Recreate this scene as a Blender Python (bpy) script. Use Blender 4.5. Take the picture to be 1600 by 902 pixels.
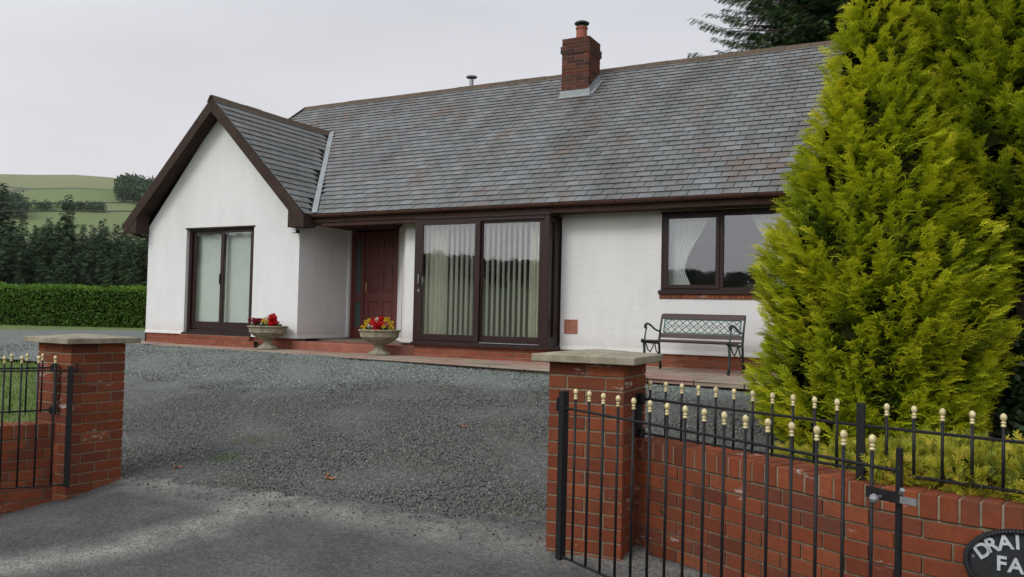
import bpy, bmesh, math, random
import numpy as np
from mathutils import Vector, Matrix
for o in list(bpy.data.objects): bpy.data.objects.remove(o)
random.seed(7); RNG = np.random.default_rng(7)
R = math.radians
S = bpy.context.scene; COL = S.collection

# ---------------------------------------------------------------- camera
cd = bpy.data.cameras.new('camera'); cam = bpy.data.objects.new('camera', cd); COL.objects.link(cam)
cd.sensor_width = 36; cd.lens = 29.1; cd.clip_start = .05; cd.clip_end = 5000
r_ = Vector((0.88493, 0.46519, 0.02205)); u_ = Vector((-0.00461, -0.0386, 0.99924)); f_ = Vector((-0.46569, 0.88437, 0.03201))
m = Matrix(((r_.x, u_.x, -f_.x, 10.623), (r_.y, u_.y, -f_.y, -11.692), (r_.z, u_.z, -f_.z, 0.514), (0, 0, 0, 1)))
cam.matrix_world = m; S.camera = cam
S.view_settings.view_transform = 'Standard'; S.view_settings.look = 'None'; S.view_settings.gamma = 1
S.view_settings.exposure = 0.36
S.render.engine = 'CYCLES'
try:
    S.cycles.max_bounces = 6; S.cycles.transparent_max_bounces = 12; S.cycles.glossy_bounces = 4; S.cycles.diffuse_bounces = 3
    S.cycles.caustics_reflective = False; S.cycles.caustics_refractive = False
except Exception: pass

# ---------------------------------------------------------------- sky and sun (overcast)
SUN_DIR = Vector((-.22, -.74, .62)).normalized()          # towards the sun
elev = math.asin(SUN_DIR.z); az = math.atan2(SUN_DIR.x, SUN_DIR.y)
W = bpy.data.worlds.new('World'); S.world = W; W.use_nodes = True
nt = W.node_tree; nt.nodes.clear()
def wn(t, **k):
    n = nt.nodes.new(t)
    for a, b in k.items(): setattr(n, a, b)
    return n
sky = wn('ShaderNodeTexSky', sky_type='NISHITA', sun_disc=False, sun_elevation=elev, sun_rotation=az, air_density=1.0, dust_density=3.0, ozone_density=1.0)
tc = wn('ShaderNodeTexCoord'); sep = wn('ShaderNodeSeparateXYZ'); nt.links.new(tc.outputs['Generated'], sep.inputs[0])
ramp = wn('ShaderNodeValToRGB'); nt.links.new(sep.outputs['Z'], ramp.inputs['Fac'])
e = ramp.color_ramp.elements
e[0].position = 0.0; e[0].color = (.79, .765, .775, 1)
e[1].position = .75; e[1].color = (.50, .52, .56, 1)
x = e.new(.18); x.color = (.76, .75, .785, 1)
x = e.new(.38); x.color = (.65, .665, .71, 1)
mp = wn('ShaderNodeMapping'); mp.inputs['Scale'].default_value = (1, 1, 3.2); nt.links.new(tc.outputs['Generated'], mp.inputs[0])
nz = wn('ShaderNodeTexNoise'); nz.inputs['Scale'].default_value = 1.3; nz.inputs['Detail'].default_value = 5; nz.inputs['Roughness'].default_value = .45
nt.links.new(mp.outputs[0], nz.inputs['Vector'])
mr = wn('ShaderNodeMapRange'); mr.inputs[1].default_value = .3; mr.inputs[2].default_value = .7; mr.inputs[3].default_value = 7.0; mr.inputs[4].default_value = 9.0
nt.links.new(nz.outputs['Fac'], mr.inputs[0])
dt = wn('ShaderNodeVectorMath', operation='DOT_PRODUCT'); nt.links.new(tc.outputs['Generated'], dt.inputs[0]); dt.inputs[1].default_value = SUN_DIR
gl = wn('ShaderNodeMapRange', interpolation_type='SMOOTHSTEP'); nt.links.new(dt.outputs['Value'], gl.inputs[0]); gl.inputs[1].default_value = -.25; gl.inputs[2].default_value = 1; gl.inputs[3].default_value = 1; gl.inputs[4].default_value = 2.2     # bright cloud round the hidden sun
mm = wn('ShaderNodeMath', operation='MULTIPLY'); nt.links.new(mr.outputs[0], mm.inputs[0]); nt.links.new(gl.outputs[0], mm.inputs[1])
vm = wn('ShaderNodeVectorMath', operation='SCALE'); nt.links.new(ramp.outputs[0], vm.inputs[0]); nt.links.new(mm.outputs[0], vm.inputs['Scale'])
mx = wn('ShaderNodeMix', data_type='RGBA'); mx.inputs['Factor'].default_value = .97     # 97 % cloud deck over the clear sky
nt.links.new(sky.outputs[0], mx.inputs['A']); nt.links.new(vm.outputs[0], mx.inputs['B'])
bg = wn('ShaderNodeBackground'); bg.inputs['Strength'].default_value = .1
nt.links.new(mx.outputs['Result'], bg.inputs['Color'])
wo = wn('ShaderNodeOutputWorld'); nt.links.new(bg.outputs[0], wo.inputs['Surface'])
sl = bpy.data.lights.new('sun', 'SUN'); sl.energy = 1.05; sl.angle = R(20); sl.color = (1, .96, .9)
so = bpy.data.objects.new('sun', sl); COL.objects.link(so); so.rotation_euler = SUN_DIR.to_track_quat('Z', 'Y').to_euler()

# ---------------------------------------------------------------- helpers
def tag(o, label=None, cat=None, group=None, kind=None):
    if label: o['label'] = label
    if cat: o['category'] = cat
    if group: o['group'] = group
    if kind: o['kind'] = kind
    return o
def empty(name, loc=(0, 0, 0), rz=0):
    o = bpy.data.objects.new(name, None); COL.objects.link(o); o.location = loc; o.rotation_euler = (0, 0, rz); o.empty_display_size = .2
    return o
def copy_tree(o, parent=None):
    c = o.copy(); COL.objects.link(c)
    if parent is not None: c.parent = parent
    for ch in list(o.children): copy_tree(ch, c)
    return c

class MB:
    def __init__(s): s.v = []; s.f = []; s.m = []
    def add(s, vs, fs, mi=0):
        b = len(s.v); s.v.extend([tuple(q) for q in vs]); s.f.extend([tuple(b + i for i in f) for f in fs]); s.m.extend([mi] * len(fs)); return s
    def hexa(s, P, mi=0):     # 8 corners: bottom 4 ccw, top 4 ccw
        return s.add(P, [(3, 2, 1, 0), (4, 5, 6, 7), (0, 1, 5, 4), (1, 2, 6, 5), (2, 3, 7, 6), (3, 0, 4, 7)], mi)
    def box(s, x0, x1, y0, y1, z0, z1, mi=0):
        return s.hexa([(x0, y0, z0), (x1, y0, z0), (x1, y1, z0), (x0, y1, z0), (x0, y0, z1), (x1, y0, z1), (x1, y1, z1), (x0, y1, z1)], mi)
    def obox(s, o, ux, uy, uz, mi=0):      # origin corner and three edge vectors
        o, ux, uy, uz = map(Vector, (o, ux, uy, uz))
        return s.hexa([o, o + ux, o + ux + uy, o + uy, o + uz, o + ux + uz, o + ux + uy + uz, o + uy + uz], mi)
    def bar(s, a, b, w, h=None, up=(0, 0, 1), mi=0):
        a, b = Vector(a), Vector(b); h = h or w; d = (b - a).normalized(); up = Vector(up)
        if abs(d.dot(up)) > .98: up = Vector((0, 1, 0))
        sx = d.cross(up).normalized(); sy = sx.cross(d).normalized()
        P = []
        for c in (a, b):
            for i, j in ((-1, -1), (1, -1), (1, 1), (-1, 1)): P.append(c + sx * (i * w / 2) + sy * (j * h / 2))
        return s.add(P, [(0, 1, 2, 3), (7, 6, 5, 4), (0, 4, 5, 1), (1, 5, 6, 2), (2, 6, 7, 3), (3, 7, 4, 0)], mi)
    def tube(s, pts, rad, n=8, mi=0, caps=True):
        pts = [Vector(p) for p in pts]; b0 = len(s.v); k = len(pts)
        rads = rad if isinstance(rad, (list, tuple)) else [rad] * k
        px = None
        for i, p in enumerate(pts):
            d = (pts[min(i + 1, k - 1)] - pts[max(i - 1, 0)]).normalized()
            if px is None:
                px = d.cross(Vector((0, 0, 1)) if abs(d.z) < .9 else Vector((1, 0, 0))).normalized()
            px = (px - d * px.dot(d)).normalized(); py = d.cross(px)
            for j in range(n):
                a = 2 * math.pi * j / n; s.v.append(tuple(p + (px * math.cos(a) + py * math.sin(a)) * rads[i]))
        for i in range(k - 1):
            for j in range(n):
                s.f.append((b0 + i * n + j, b0 + i * n + (j + 1) % n, b0 + (i + 1) * n + (j + 1) % n, b0 + (i + 1) * n + j)); s.m.append(mi)
        if caps:
            s.f.append(tuple(b0 + j for j in reversed(range(n)))); s.m.append(mi)
            s.f.append(tuple(b0 + (k - 1) * n + j for j in range(n))); s.m.append(mi)
        return s
    def lathe(s, prof, c=(0, 0, 0), n=24, mi=0, rot=0):    # prof: (r, z)
        b0 = len(s.v); c = Vector(c)
        for r, z in prof:
            for j in range(n):
                a = 2 * math.pi * j / n + rot; s.v.append((c.x + r * math.cos(a), c.y + r * math.sin(a), c.z + z))
        for i in range(len(prof) - 1):
            for j in range(n):
                s.f.append((b0 + i * n + j, b0 + i * n + (j + 1) % n, b0 + (i + 1) * n + (j + 1) % n, b0 + (i + 1) * n + j)); s.m.append(mi)
        s.f.append(tuple(b0 + j for j in reversed(range(n)))); s.m.append(mi)
        k = len(prof) - 1; s.f.append(tuple(b0 + k * n + j for j in range(n))); s.m.append(mi)
        return s
    def poly(s, pts, mi=0): return s.add(pts, [tuple(range(len(pts)))], mi)
    def build(s, name, mats, parent=None, smooth=False, bevel=0, seg=1):
        me = bpy.data.meshes.new(name); me.from_pydata(s.v, [], s.f); me.validate()
        mats = mats if isinstance(mats, (list, tuple)) else [mats]
        for mt in mats: me.materials.append(mt)
        if len(mats) > 1 and len(me.polygons) == len(s.m): me.polygons.foreach_set('material_index', s.m)
        if smooth: me.polygons.foreach_set('use_smooth', [True] * len(me.polygons))
        me.update(); o = bpy.data.objects.new(name, me); COL.objects.link(o)
        if parent is not None: o.parent = parent
        if bevel:
            b = o.modifiers.new('bevel', 'BEVEL'); b.width = bevel; b.segments = seg; b.limit_method = 'ANGLE'; b.angle_limit = R(40)
        return o
def np_mesh(name, V, F, mats, parent=None, rnd=None, mi=None, smooth=False):
    """fast mesh from arrays; F is (n,4) or (n,3)"""
    me = bpy.data.meshes.new(name); k = F.shape[1]
    me.vertices.add(len(V)); me.vertices.foreach_set('co', np.ascontiguousarray(V, np.float32).ravel())
    me.loops.add(F.size); me.loops.foreach_set('vertex_index', np.ascontiguousarray(F, np.int32).ravel())
    me.polygons.add(len(F)); me.polygons.foreach_set('loop_start', np.arange(0, F.size, k, dtype=np.int32))
    me.polygons.foreach_set('loop_total', np.full(len(F), k, dtype=np.int32))
    if smooth: me.polygons.foreach_set('use_smooth', np.ones(len(F), bool))
    mats = mats if isinstance(mats, (list, tuple)) else [mats]
    for mt in mats: me.materials.append(mt)
    if mi is not None: me.polygons.foreach_set('material_index', np.ascontiguousarray(mi, np.int32))
    me.update(calc_edges=True)
    if rnd is not None:
        a = me.attributes.new('rnd', 'FLOAT', 'POINT'); a.data.foreach_set('value', np.ascontiguousarray(rnd, np.float32))
    o = bpy.data.objects.new(name, me); COL.objects.link(o)
    if parent is not None: o.parent = parent
    return o
def unit(a): return a / np.maximum(np.linalg.norm(a, axis=-1, keepdims=True), 1e-9)
def scatter(tmpl, pos, axis, nrm, scale):
    """instances of a template (V, F) baked into one array; x of the template runs along axis, z along nrm"""
    TV, TF = tmpl; a = unit(axis); b = unit(np.cross(nrm, a)); n = np.cross(a, b)
    s = np.asarray(scale)[:, None, None]
    V = pos[:, None, :] + s * (TV[None, :, 0:1] * a[:, None, :] + TV[None, :, 1:2] * b[:, None, :] + TV[None, :, 2:3] * n[:, None, :])
    F = (TF[None] + (np.arange(len(pos)) * len(TV))[:, None, None]).reshape(-1, TF.shape[1])
    return V.reshape(-1, 3), F
def vnoise(P, f, seed=0):
    """cheap smooth 3-D noise from sines, about -1..1"""
    rr = np.random.default_rng(seed); o = np.zeros(len(P))
    for i in range(5):
        k = unit(rr.normal(size=(1, 3)))[0] * f * (1 + .45 * i); o += np.sin(P @ k + rr.uniform(0, 6.28)) / (1 + .3 * i)
    return o / 2.6

# ---------------------------------------------------------------- materials
class NT:
    def __init__(s, name):
        s.mat = bpy.data.materials.new(name); s.mat.use_nodes = True; s.t = s.mat.node_tree; s.t.nodes.clear()
        s.out = s.n('ShaderNodeOutputMaterial'); s.p = s.n('ShaderNodeBsdfPrincipled'); s.l(s.p.outputs[0], s.out.inputs[0])
    def n(s, t, ins=None, **k):
        nd = s.t.nodes.new(t)
        for a, b in k.items(): setattr(nd, a, b)
        for a, b in (ins or {}).items():
            if hasattr(b, 'is_linked') or isinstance(b, bpy.types.NodeSocket): s.l(b, nd.inputs[a])
            else: nd.inputs[a].default_value = b
        return nd
    def l(s, a, b): s.t.links.new(a, b)
    def obj(s): return s.n('ShaderNodeTexCoord').outputs['Object']
    def pos(s): return s.n('ShaderNodeNewGeometry').outputs['Position']
    def isl(s): return s.n('ShaderNodeNewGeometry').outputs['Random Per Island']
    def noise(s, v, sc, det=4, ro=.55, **k): return s.n('ShaderNodeTexNoise', {'Vector': v, 'Scale': sc, 'Detail': det, 'Roughness': ro}, **k).outputs['Fac']
    def map(s, v, scale, rot=(0, 0, 0)): return s.n('ShaderNodeMapping', {'Vector': v, 'Scale': scale, 'Rotation': rot}).outputs[0]
    def rng(s, v, a, b, c=0, d=1): return s.n('ShaderNodeMapRange', {0: v, 1: a, 2: b, 3: c, 4: d}).outputs[0]
    def ramp(s, v, stops, interp='LINEAR'):
        r = s.n('ShaderNodeValToRGB', {'Fac': v}); r.color_ramp.interpolation = interp; e = r.color_ramp.elements
        while len(e) < len(stops): e.new(.5)
        for q, (p, c) in zip(e, stops): q.position = p; q.color = (*c, 1) if len(c) == 3 else c
        return r.outputs[0]
    def mix(s, f, a, b, blend='MIX'):
        n = s.n('ShaderNodeMix', data_type='RGBA', blend_type=blend)
        for k, v in (('Factor', f), ('A', a), ('B', b)):
            i = [q for q in n.inputs if q.name == k and (q.type == 'RGBA' or k == 'Factor') and q.enabled][0]
            if isinstance(v, bpy.types.NodeSocket): s.l(v, i)
            elif k == 'Factor': i.default_value = v
            else: i.default_value = (*v, 1)
        return [q for q in n.outputs if q.type == 'RGBA'][0]
    def math(s, op, a, b=0): return s.n('ShaderNodeMath', {0: a, 1: b}, operation=op).outputs[0]
    def bump(s, h, st=.3, dist=.01, nrm=None):
        b = s.n('ShaderNodeBump', {'Height': h, 'Strength': st, 'Distance': dist})
        if nrm is not None: s.l(nrm, b.inputs['Normal'])
        s.l(b.outputs[0], s.p.inputs['Normal']); return b.outputs[0]
    def set(s, **k):
        for a, b in k.items():
            i = s.p.inputs[a.replace('_', ' ')]
            if isinstance(b, bpy.types.NodeSocket): s.l(b, i)
            else: i.default_value = (*b, 1) if isinstance(b, tuple) and len(b) == 3 and i.type == 'RGBA' else b
        return s
def simple(name, col, rough=.6, var=.15, sc=8, bump=0, bsc=60, metal=0, spec=.5):
    q = NT(name); v = q.obj(); f = q.rng(q.noise(v, sc, 5), .25, .75)
    a = tuple(c * (1 - var) for c in col); b = tuple(min(1, c * (1 + var)) for c in col)
    q.set(Base_Color=q.mix(f, a, b), Roughness=q.rng(q.noise(v, sc * 3, 3), .3, .7, max(0, rough - .08), min(1, rough + .08)), Metallic=metal)
    q.p.inputs['Specular IOR Level'].default_value = spec
    if bump: q.bump(q.noise(v, bsc, 4), bump, .004)
    return q.mat
M = {}
# white render, stained by weather
q = NT('white_render'); v = q.pos()
st = q.rng(q.noise(q.map(v, (1.1, 1.1, .35)), 1.6, 6, .6), .42, .78)
c = q.mix(q.math('MULTIPLY', st, .34), (.69, .695, .69), (.44, .44, .42))
s2 = q.rng(q.noise(q.map(v, (5, 5, .6)), 1.5, 5, .6), .52, .8); c = q.mix(q.math('MULTIPLY', s2, .2), c, (.52, .52, .5))
sp = q.rng(q.noise(v, 9, 6, .7), .66, .8); c = q.mix(q.math('MULTIPLY', sp, .2), c, (.42, .4, .36))
zz = q.n('ShaderNodeSeparateXYZ', {0: v}).outputs['Z']
dirt = q.math('MULTIPLY', q.rng(zz, .0, .28, 1, 0), q.noise(v, 6, 4)); c = q.mix(q.math('MULTIPLY', dirt, .75), c, (.45, .40, .33))
q.set(Base_Color=c, Roughness=.85); b1 = q.bump(q.noise(v, 140, 3), .4, .004); b1 = q.bump(q.noise(v, 16, 4), .35, .008, b1); q.bump(q.noise(v, 4, 3), .3, .03, b1); M['render'] = q.mat
# slate: every slate its own tone, lichen and stain streaks down the slope
def slate(name, dark):
    q = NT(name); v = q.pos(); i = q.isl()
    base = q.ramp(i, [(0, (.112, .115, .114)), (.35, (.136, .140, .139)), (.7, (.148, .152, .152)), (1, (.178, .183, .183))])
    big = q.rng(q.noise(q.map(v, (1.1, .30, .30), (0, 0, .35)), 1.6, 6, .62), .45, .64)
    c = q.mix(q.math('MULTIPLY', big, .78), base, (.075, .076, .074))
    brn = q.rng(q.noise(q.map(v, (1.0, .3, .3)), 2.3, 5, .6, noise_dimensions='3D'), .50, .66)
    i2 = q.rng(q.math('FRACT', q.math('MULTIPLY', i, 17.3)), .1, .9)
    c = q.mix(q.math('MULTIPLY', q.math('MULTIPLY', brn, i2), .95), c, (.135, .098, .075))
    gr = q.rng(q.noise(v, 1.4, 5, .6), .5, .7); c = q.mix(q.math('MULTIPLY', gr, .3), c, (.13, .14, .10))
    li = q.rng(q.noise(v, 34, 5, .65), .66, .72); c = q.mix(q.math('MULTIPLY', li, .45), c, (.34, .34, .30))
    c = q.mix(dark, c, (.08, .085, .075))
    q.set(Base_Color=c, Roughness=q.rng(q.noise(v, 11, 4), .3, .7, .40, .62)); q.p.inputs['Specular IOR Level'].default_value = .5
    nb = q.bump(q.noise(q.map(v, (1, 1, 1)), 45, 5, .65), .5, .004)
    return q.mat
M['slate'] = slate('slate', 0.0); M['slate2'] = slate('slate_dark', .22)  # second slate: the same, mixed evenly darker for the wing
def brick(name, cols, eff=.5, dirt=.2, thr=.69):
    q = NT(name); v = q.pos(); i = q.isl()
    c = q.ramp(i, [(k / (len(cols) - 1), cc) for k, cc in enumerate(cols)])
    c = q.mix(q.rng(q.noise(v, 38, 5, .7), .35, .75, 0, .45), c, tuple(.55 * t for t in cols[0]))
    c = q.mix(q.rng(q.noise(v, 5, 5, .6), .45, .75, 0, dirt), c, (.07, .05, .035))
    e = q.math('MULTIPLY', q.rng(q.noise(q.map(v, (1.6, 1.6, 5)), 1.9, 7, .72), thr, thr + .06), eff); c = q.mix(e, c, (.62, .58, .54))
    q.set(Base_Color=c, Roughness=.85); q.p.inputs['Specular IOR Level'].default_value = .15; q.bump(q.noise(v, 120, 4, .7), .6, .005); return q.mat
M['brick'] = brick('red_brick', [(.13, .036, .019), (.235, .060, .026), (.19, .050, .022), (.28, .080, .034), (.21, .055, .024), (.15, .046, .028)], .6, .45, .615)
M['brick_wet'] = brick('plinth_brick', [(.22, .06, .035), (.29, .085, .05), (.25, .07, .04), (.33, .11, .065)], .35, .45)
M['brick_old'] = brick('sooty_brick', [(.06, .022, .016), (.13, .036, .022), (.04, .022, .018), (.17, .05, .03), (.08, .035, .026)], .6, .7, .64)
M['mortar'] = simple('mortar', (.19, .155, .105), .9, .35, 14, .5, 90)
M['mortar_old'] = simple('old_mortar', (.17, .135, .105), .95, .4, 14, .5, 90)
M['frame'] = simple('brown_frame', (.024, .010, .009), .40, .12, 3, spec=.28)
M['fascia'] = simple('brown_painted_board', (.050, .025, .017), .7, .3, 5, .2, 40, spec=.2)
M['barge'] = simple('weathered_bargeboard', (.042, .026, .020), .75, .3, 5, .25, 40, spec=.15)
M['gutter'] = simple('brown_plastic_gutter', (.065, .030, .020), .5, .25, 4, 0, spec=.3)
q = NT('mahogany_door'); v = q.obj(); g = q.noise(q.map(v, (30, 30, 1.4)), 1.4, 5, .6)
q.set(Base_Color=q.mix(q.rng(g, .3, .7), (.075, .016, .014), (.13, .030, .023)), Roughness=.4); M['door'] = q.mat
M['brass'] = simple('brass', (.55, .42, .2), .3, .15, 30, 0, 60, 1)
M['lead'] = simple('lead', (.25, .275, .28), .55, .25, 9, .35, 25)
q = NT('ridge_tile'); v = q.pos(); i = q.isl()
c = q.ramp(i, [(0, (.07, .040, .028)), (.5, (.11, .055, .036)), (1, (.08, .05, .036))]); c = q.mix(q.rng(q.noise(v, 9, 5, .7), .40, .6, 0, .9), c, (.075, .07, .04))
c = q.mix(q.rng(q.noise(v, 22, 5, .7), .62, .7, 0, .6), c, (.38, .36, .28)); q.set(Base_Color=c, Roughness=.9); q.bump(q.noise(v, 50, 5, .7), .8, .01); M['ridge'] = q.mat
M['terracotta'] = simple('terracotta', (.25, .07, .04), .7, .25, 12, .2)
q = NT('concrete_coping'); v = q.pos(); c = q.mix(q.rng(q.noise(v, 9, 6, .65), .35, .7), (.22, .185, .125), (.36, .32, .24))
c = q.mix(q.rng(q.noise(v, 3.3, 5), .5, .68, 0, .55), c, (.15, .14, .085)); c = q.mix(q.rng(q.noise(v, 60, 4), .6, .72, 0, .6), c, (.5, .46, .38))
q.set(Base_Color=c, Roughness=.95); q.bump(q.noise(v, 110, 5, .7), .7, .006); M['coping'] = q.mat
q = NT('planter_stone'); v = q.obj(); c = q.mix(q.rng(q.noise(v, 9, 6, .65), .35, .7), (.20, .175, .12), (.36, .33, .25))
c = q.mix(q.rng(q.noise(q.map(v, (3, 3, 9)), 1.5, 5), .48, .68, 0, .6), c, (.12, .14, .06)); q.set(Base_Color=c, Roughness=.95); q.bump(q.noise(v, 60, 5, .7), .6, .008); M['stone'] = q.mat
q = NT('paving_slab'); v = q.pos(); i = q.isl()
c = q.ramp(i, [(0, (.30, .16, .125)), (.45, (.345, .205, .16)), (.55, (.33, .27, .19)), (1, (.31, .235, .18))], 'LINEAR'); c = q.mix(q.rng(q.noise(v, 3, 6, .65), .35, .7, 0, .6), c, (.17, .135, .095))
q.set(Base_Color=c, Roughness=.8); q.bump(q.noise(v, 70, 5, .7), .5, .004); M['paving'] = q.mat
M['quarry'] = simple('quarry_tile', (.24, .078, .048), .5, .3, 5, .15)
# black iron, paint chipped in places
q = NT('black_iron'); v = q.pos(); c = q.mix(q.rng(q.noise(v, 55, 4, .7), .69, .73), (.012, .012, .013), (.36, .34, .33))
c = q.mix(q.rng(q.noise(v, 20, 4, .7), .6, .75, 0, .5), c, (.05, .025, .015)); q.set(Base_Color=c, Roughness=.45); q.p.inputs['Specular IOR Level'].default_value = .22; q.bump(q.noise(v, 90, 3), .2, .002); M['iron'] = q.mat
q = NT('gold_paint'); v = q.pos(); c = q.mix(q.rng(q.noise(v, 45, 4, .7), .45, .75), (.62, .53, .28), (.26, .20, .10)); q.set(Base_Color=c, Roughness=.5, Metallic=.2); M['gold'] = q.mat
M['steel'] = simple('galvanised_steel', (.26, .26, .28), .45, .3, 30, .2, 60, .6)
M['green_iron'] = simple('green_painted_iron', (.035, .12, .095), .45, .3, 12, .1)
M['dark_green_iron'] = simple('dark_green_iron', (.014, .03, .026), .45, .3, 12, .1)
q = NT('bench_wood'); v = q.obj(); g = q.noise(q.map(v, (2, 30, 30)), 1.6, 5, .6); q.set(Base_Color=q.mix(q.rng(g, .3, .7), (.03, .016, .013), (.075, .042, .034)), Roughness=.6); M['wood'] = q.mat
q = NT('bark'); v = q.obj(); g = q.noise(q.map(v, (9, 9, 1.5)), 2, 6, .7); q.set(Base_Color=q.mix(q.rng(g, .3, .7), (.045, .028, .02), (.13, .09, .065)), Roughness=.95); q.bump(g, .8, .02); M['bark'] = q.mat
def leaf(name, stops, clump=1.2, trans=.3, rough=.55, cs=None):
    q = NT(name); a = q.n('ShaderNodeAttribute', attribute_name='rnd').outputs['Fac']; v = q.pos()
    f = q.math('ADD', q.math('MULTIPLY', a, .6), q.math('MULTIPLY', q.rng(q.noise(v, clump, 4, .6), .3, .7), .4))
    c = q.ramp(f, stops); q.set(Base_Color=c, Roughness=rough); q.p.inputs['Specular IOR Level'].default_value = .3 if rough < 1 else 0
    tr = q.n('ShaderNodeBsdfTranslucent', {'Color': c}); ms = q.n('ShaderNodeMixShader', {0: trans, 1: q.p.outputs[0], 2: tr.outputs[0]}); q.l(ms.outputs[0], q.out.inputs[0]); return q.mat
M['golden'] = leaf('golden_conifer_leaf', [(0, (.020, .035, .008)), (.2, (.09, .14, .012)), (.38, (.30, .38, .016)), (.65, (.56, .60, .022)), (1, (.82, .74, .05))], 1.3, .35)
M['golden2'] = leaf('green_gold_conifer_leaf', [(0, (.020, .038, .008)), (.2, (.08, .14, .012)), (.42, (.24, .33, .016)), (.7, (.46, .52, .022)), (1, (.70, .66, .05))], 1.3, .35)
M['inner'] = leaf('inner_conifer_leaf', [(0, (.010, .013, .004)), (.8, (.028, .034, .008)), (1, (.07, .045, .02))], 3, .05, 1.0)  # twig foliage, near black: shade inside the crowns put into its colour
M['heath'] = leaf('golden_heather_leaf', [(0, (.04, .06, .010)), (.3, (.16, .20, .018)), (.6, (.42, .42, .03)), (.85, (.55, .42, .05)), (1, (.26, .09, .03))], 4, .3)
M['darkhedge'] = leaf('dark_hedge_leaf', [(0, (.010, .022, .008)), (.6, (.022, .042, .012)), (1, (.04, .07, .02))], 1.5, .2)
M['spruce'] = leaf('spruce_needle', [(0, (.014, .036, .010)), (.5, (.034, .076, .018)), (1, (.08, .13, .028))], .6, .2)
M['farspruce'] = leaf('far_spruce_needle', [(0, (.016, .036, .016)), (.5, (.034, .070, .026)), (1, (.075, .125, .038))], .12, .15)
M['hedge'] = leaf('hedge_leaf', [(0, (.03, .075, .008)), (.5, (.065, .15, .013)), (.85, (.14, .26, .02)), (1, (.24, .38, .035))], .9, .3)
M['ivy'] = leaf('ivy_leaf', [(0, (.02, .06, .02)), (1, (.04, .10, .04))], 3, .2)
M['plantgreen'] = leaf('bedding_leaf', [(0, (.012, .03, .008)), (1, (.04, .085, .02))], 9, .2)
M['grassblade'] = leaf('grass_blade', [(0, (.06, .11, .015)), (.6, (.11, .19, .025)), (1, (.19, .26, .05))], 2, .35)
for nm, cc in (('red_petal', (.62, .006, .012)), ('crimson_petal', (.27, .008, .022)), ('yellow_petal', (.72, .50, .03)), ('white_petal', (.78, .72, .58)), ('pink_petal', (.72, .3, .26))):
    M[nm] = leaf(nm, [(0, tuple(t * .75 for t in cc)), (1, cc)], 8, .3)
# glass: thin clear pane that mirrors the sky by Fresnel
q = NT('window_glass'); fr = q.n('ShaderNodeFresnel', {'IOR': 1.85}); t_ = q.n('ShaderNodeBsdfTransparent', {'Color': (.94, .96, .955, 1)})
g_ = q.n('ShaderNodeBsdfGlossy', {'Color': (.92, .96, .98, 1), 'Roughness': .0}); nb = q.n('ShaderNodeBump', {'Height': q.noise(q.pos(), 1.2, 2), 'Strength': .12, 'Distance': .006}); q.l(nb.outputs[0], g_.inputs['Normal'])
bf = q.math('SUBTRACT', 1, q.n('ShaderNodeNewGeometry').outputs['Backfacing'])
ms = q.n('ShaderNodeMixShader', {0: q.math('MULTIPLY', q.rng(fr.outputs[0], 0, 1, .06, 1.0), bf), 1: t_.outputs[0], 2: g_.outputs[0]}); q.l(ms.outputs[0], q.out.inputs[0]); M['glass'] = q.mat
q = NT('frosted_glass'); q.set(Base_Color=(.05, .075, .065), Roughness=.22); q.bump(q.noise(q.obj(), 35, 3), .3, .01); M['frosted'] = q.mat
def cloth(name, c, tr=.5):
    q = NT(name); q.set(Base_Color=c, Roughness=.9); t = q.n('ShaderNodeBsdfTranslucent', {'Color': (*c, 1)}); ms = q.n('ShaderNodeMixShader', {0: tr, 1: q.p.outputs[0], 2: t.outputs[0]}); q.l(ms.outputs[0], q.out.inputs[0]); return q.mat
M['blind'] = cloth('cream_blind', (.86, .85, .76), .25); M['curtain'] = cloth('cream_curtain', (.74, .69, .54), .3); M['net'] = cloth('white_net', (.85, .86, .84), .35); M['whiteblind'] = cloth('pale_blind', (.78, .81, .76), .2)
M['room'] = simple('room_wall', (.30, .27, .22), .9, .1, 2); M['carpet'] = simple('carpet', (.14, .11, .08), .95, .2, 8)
M['felt'] = simple('roofing_felt', (.012, .011, .011), .95, .2, 8)
M['soil'] = simple('soil', (.045, .03, .02), .95, .4, 20, .8, 60)
M['yleaf'] = simple('yellow_leaf', (.42, .30, .03), .5, .2, 20); M['bleaf'] = simple('brown_leaf', (.32, .11, .03), .7, .3, 40)
M['cable'] = simple('cable', (.03, .03, .032), .6); M['lamp_glass'] = simple('lamp_glass', (.6, .62, .62), .15); M['blackplastic'] = simple('black_plastic', (.015, .015, .015), .4)
M['signblack'] = simple('sign_black', (.012, .014, .016), .45, .3, 20, .2); M['letter'] = simple('sign_lettering', (.42, .44, .46), .6, .25, 30)
M['vent'] = simple('vent_terracotta', (.42, .17, .11), .8, .25, 20, .2); M['ventdark'] = simple('vent_holes', (.03, .02, .018), .9)
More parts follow.
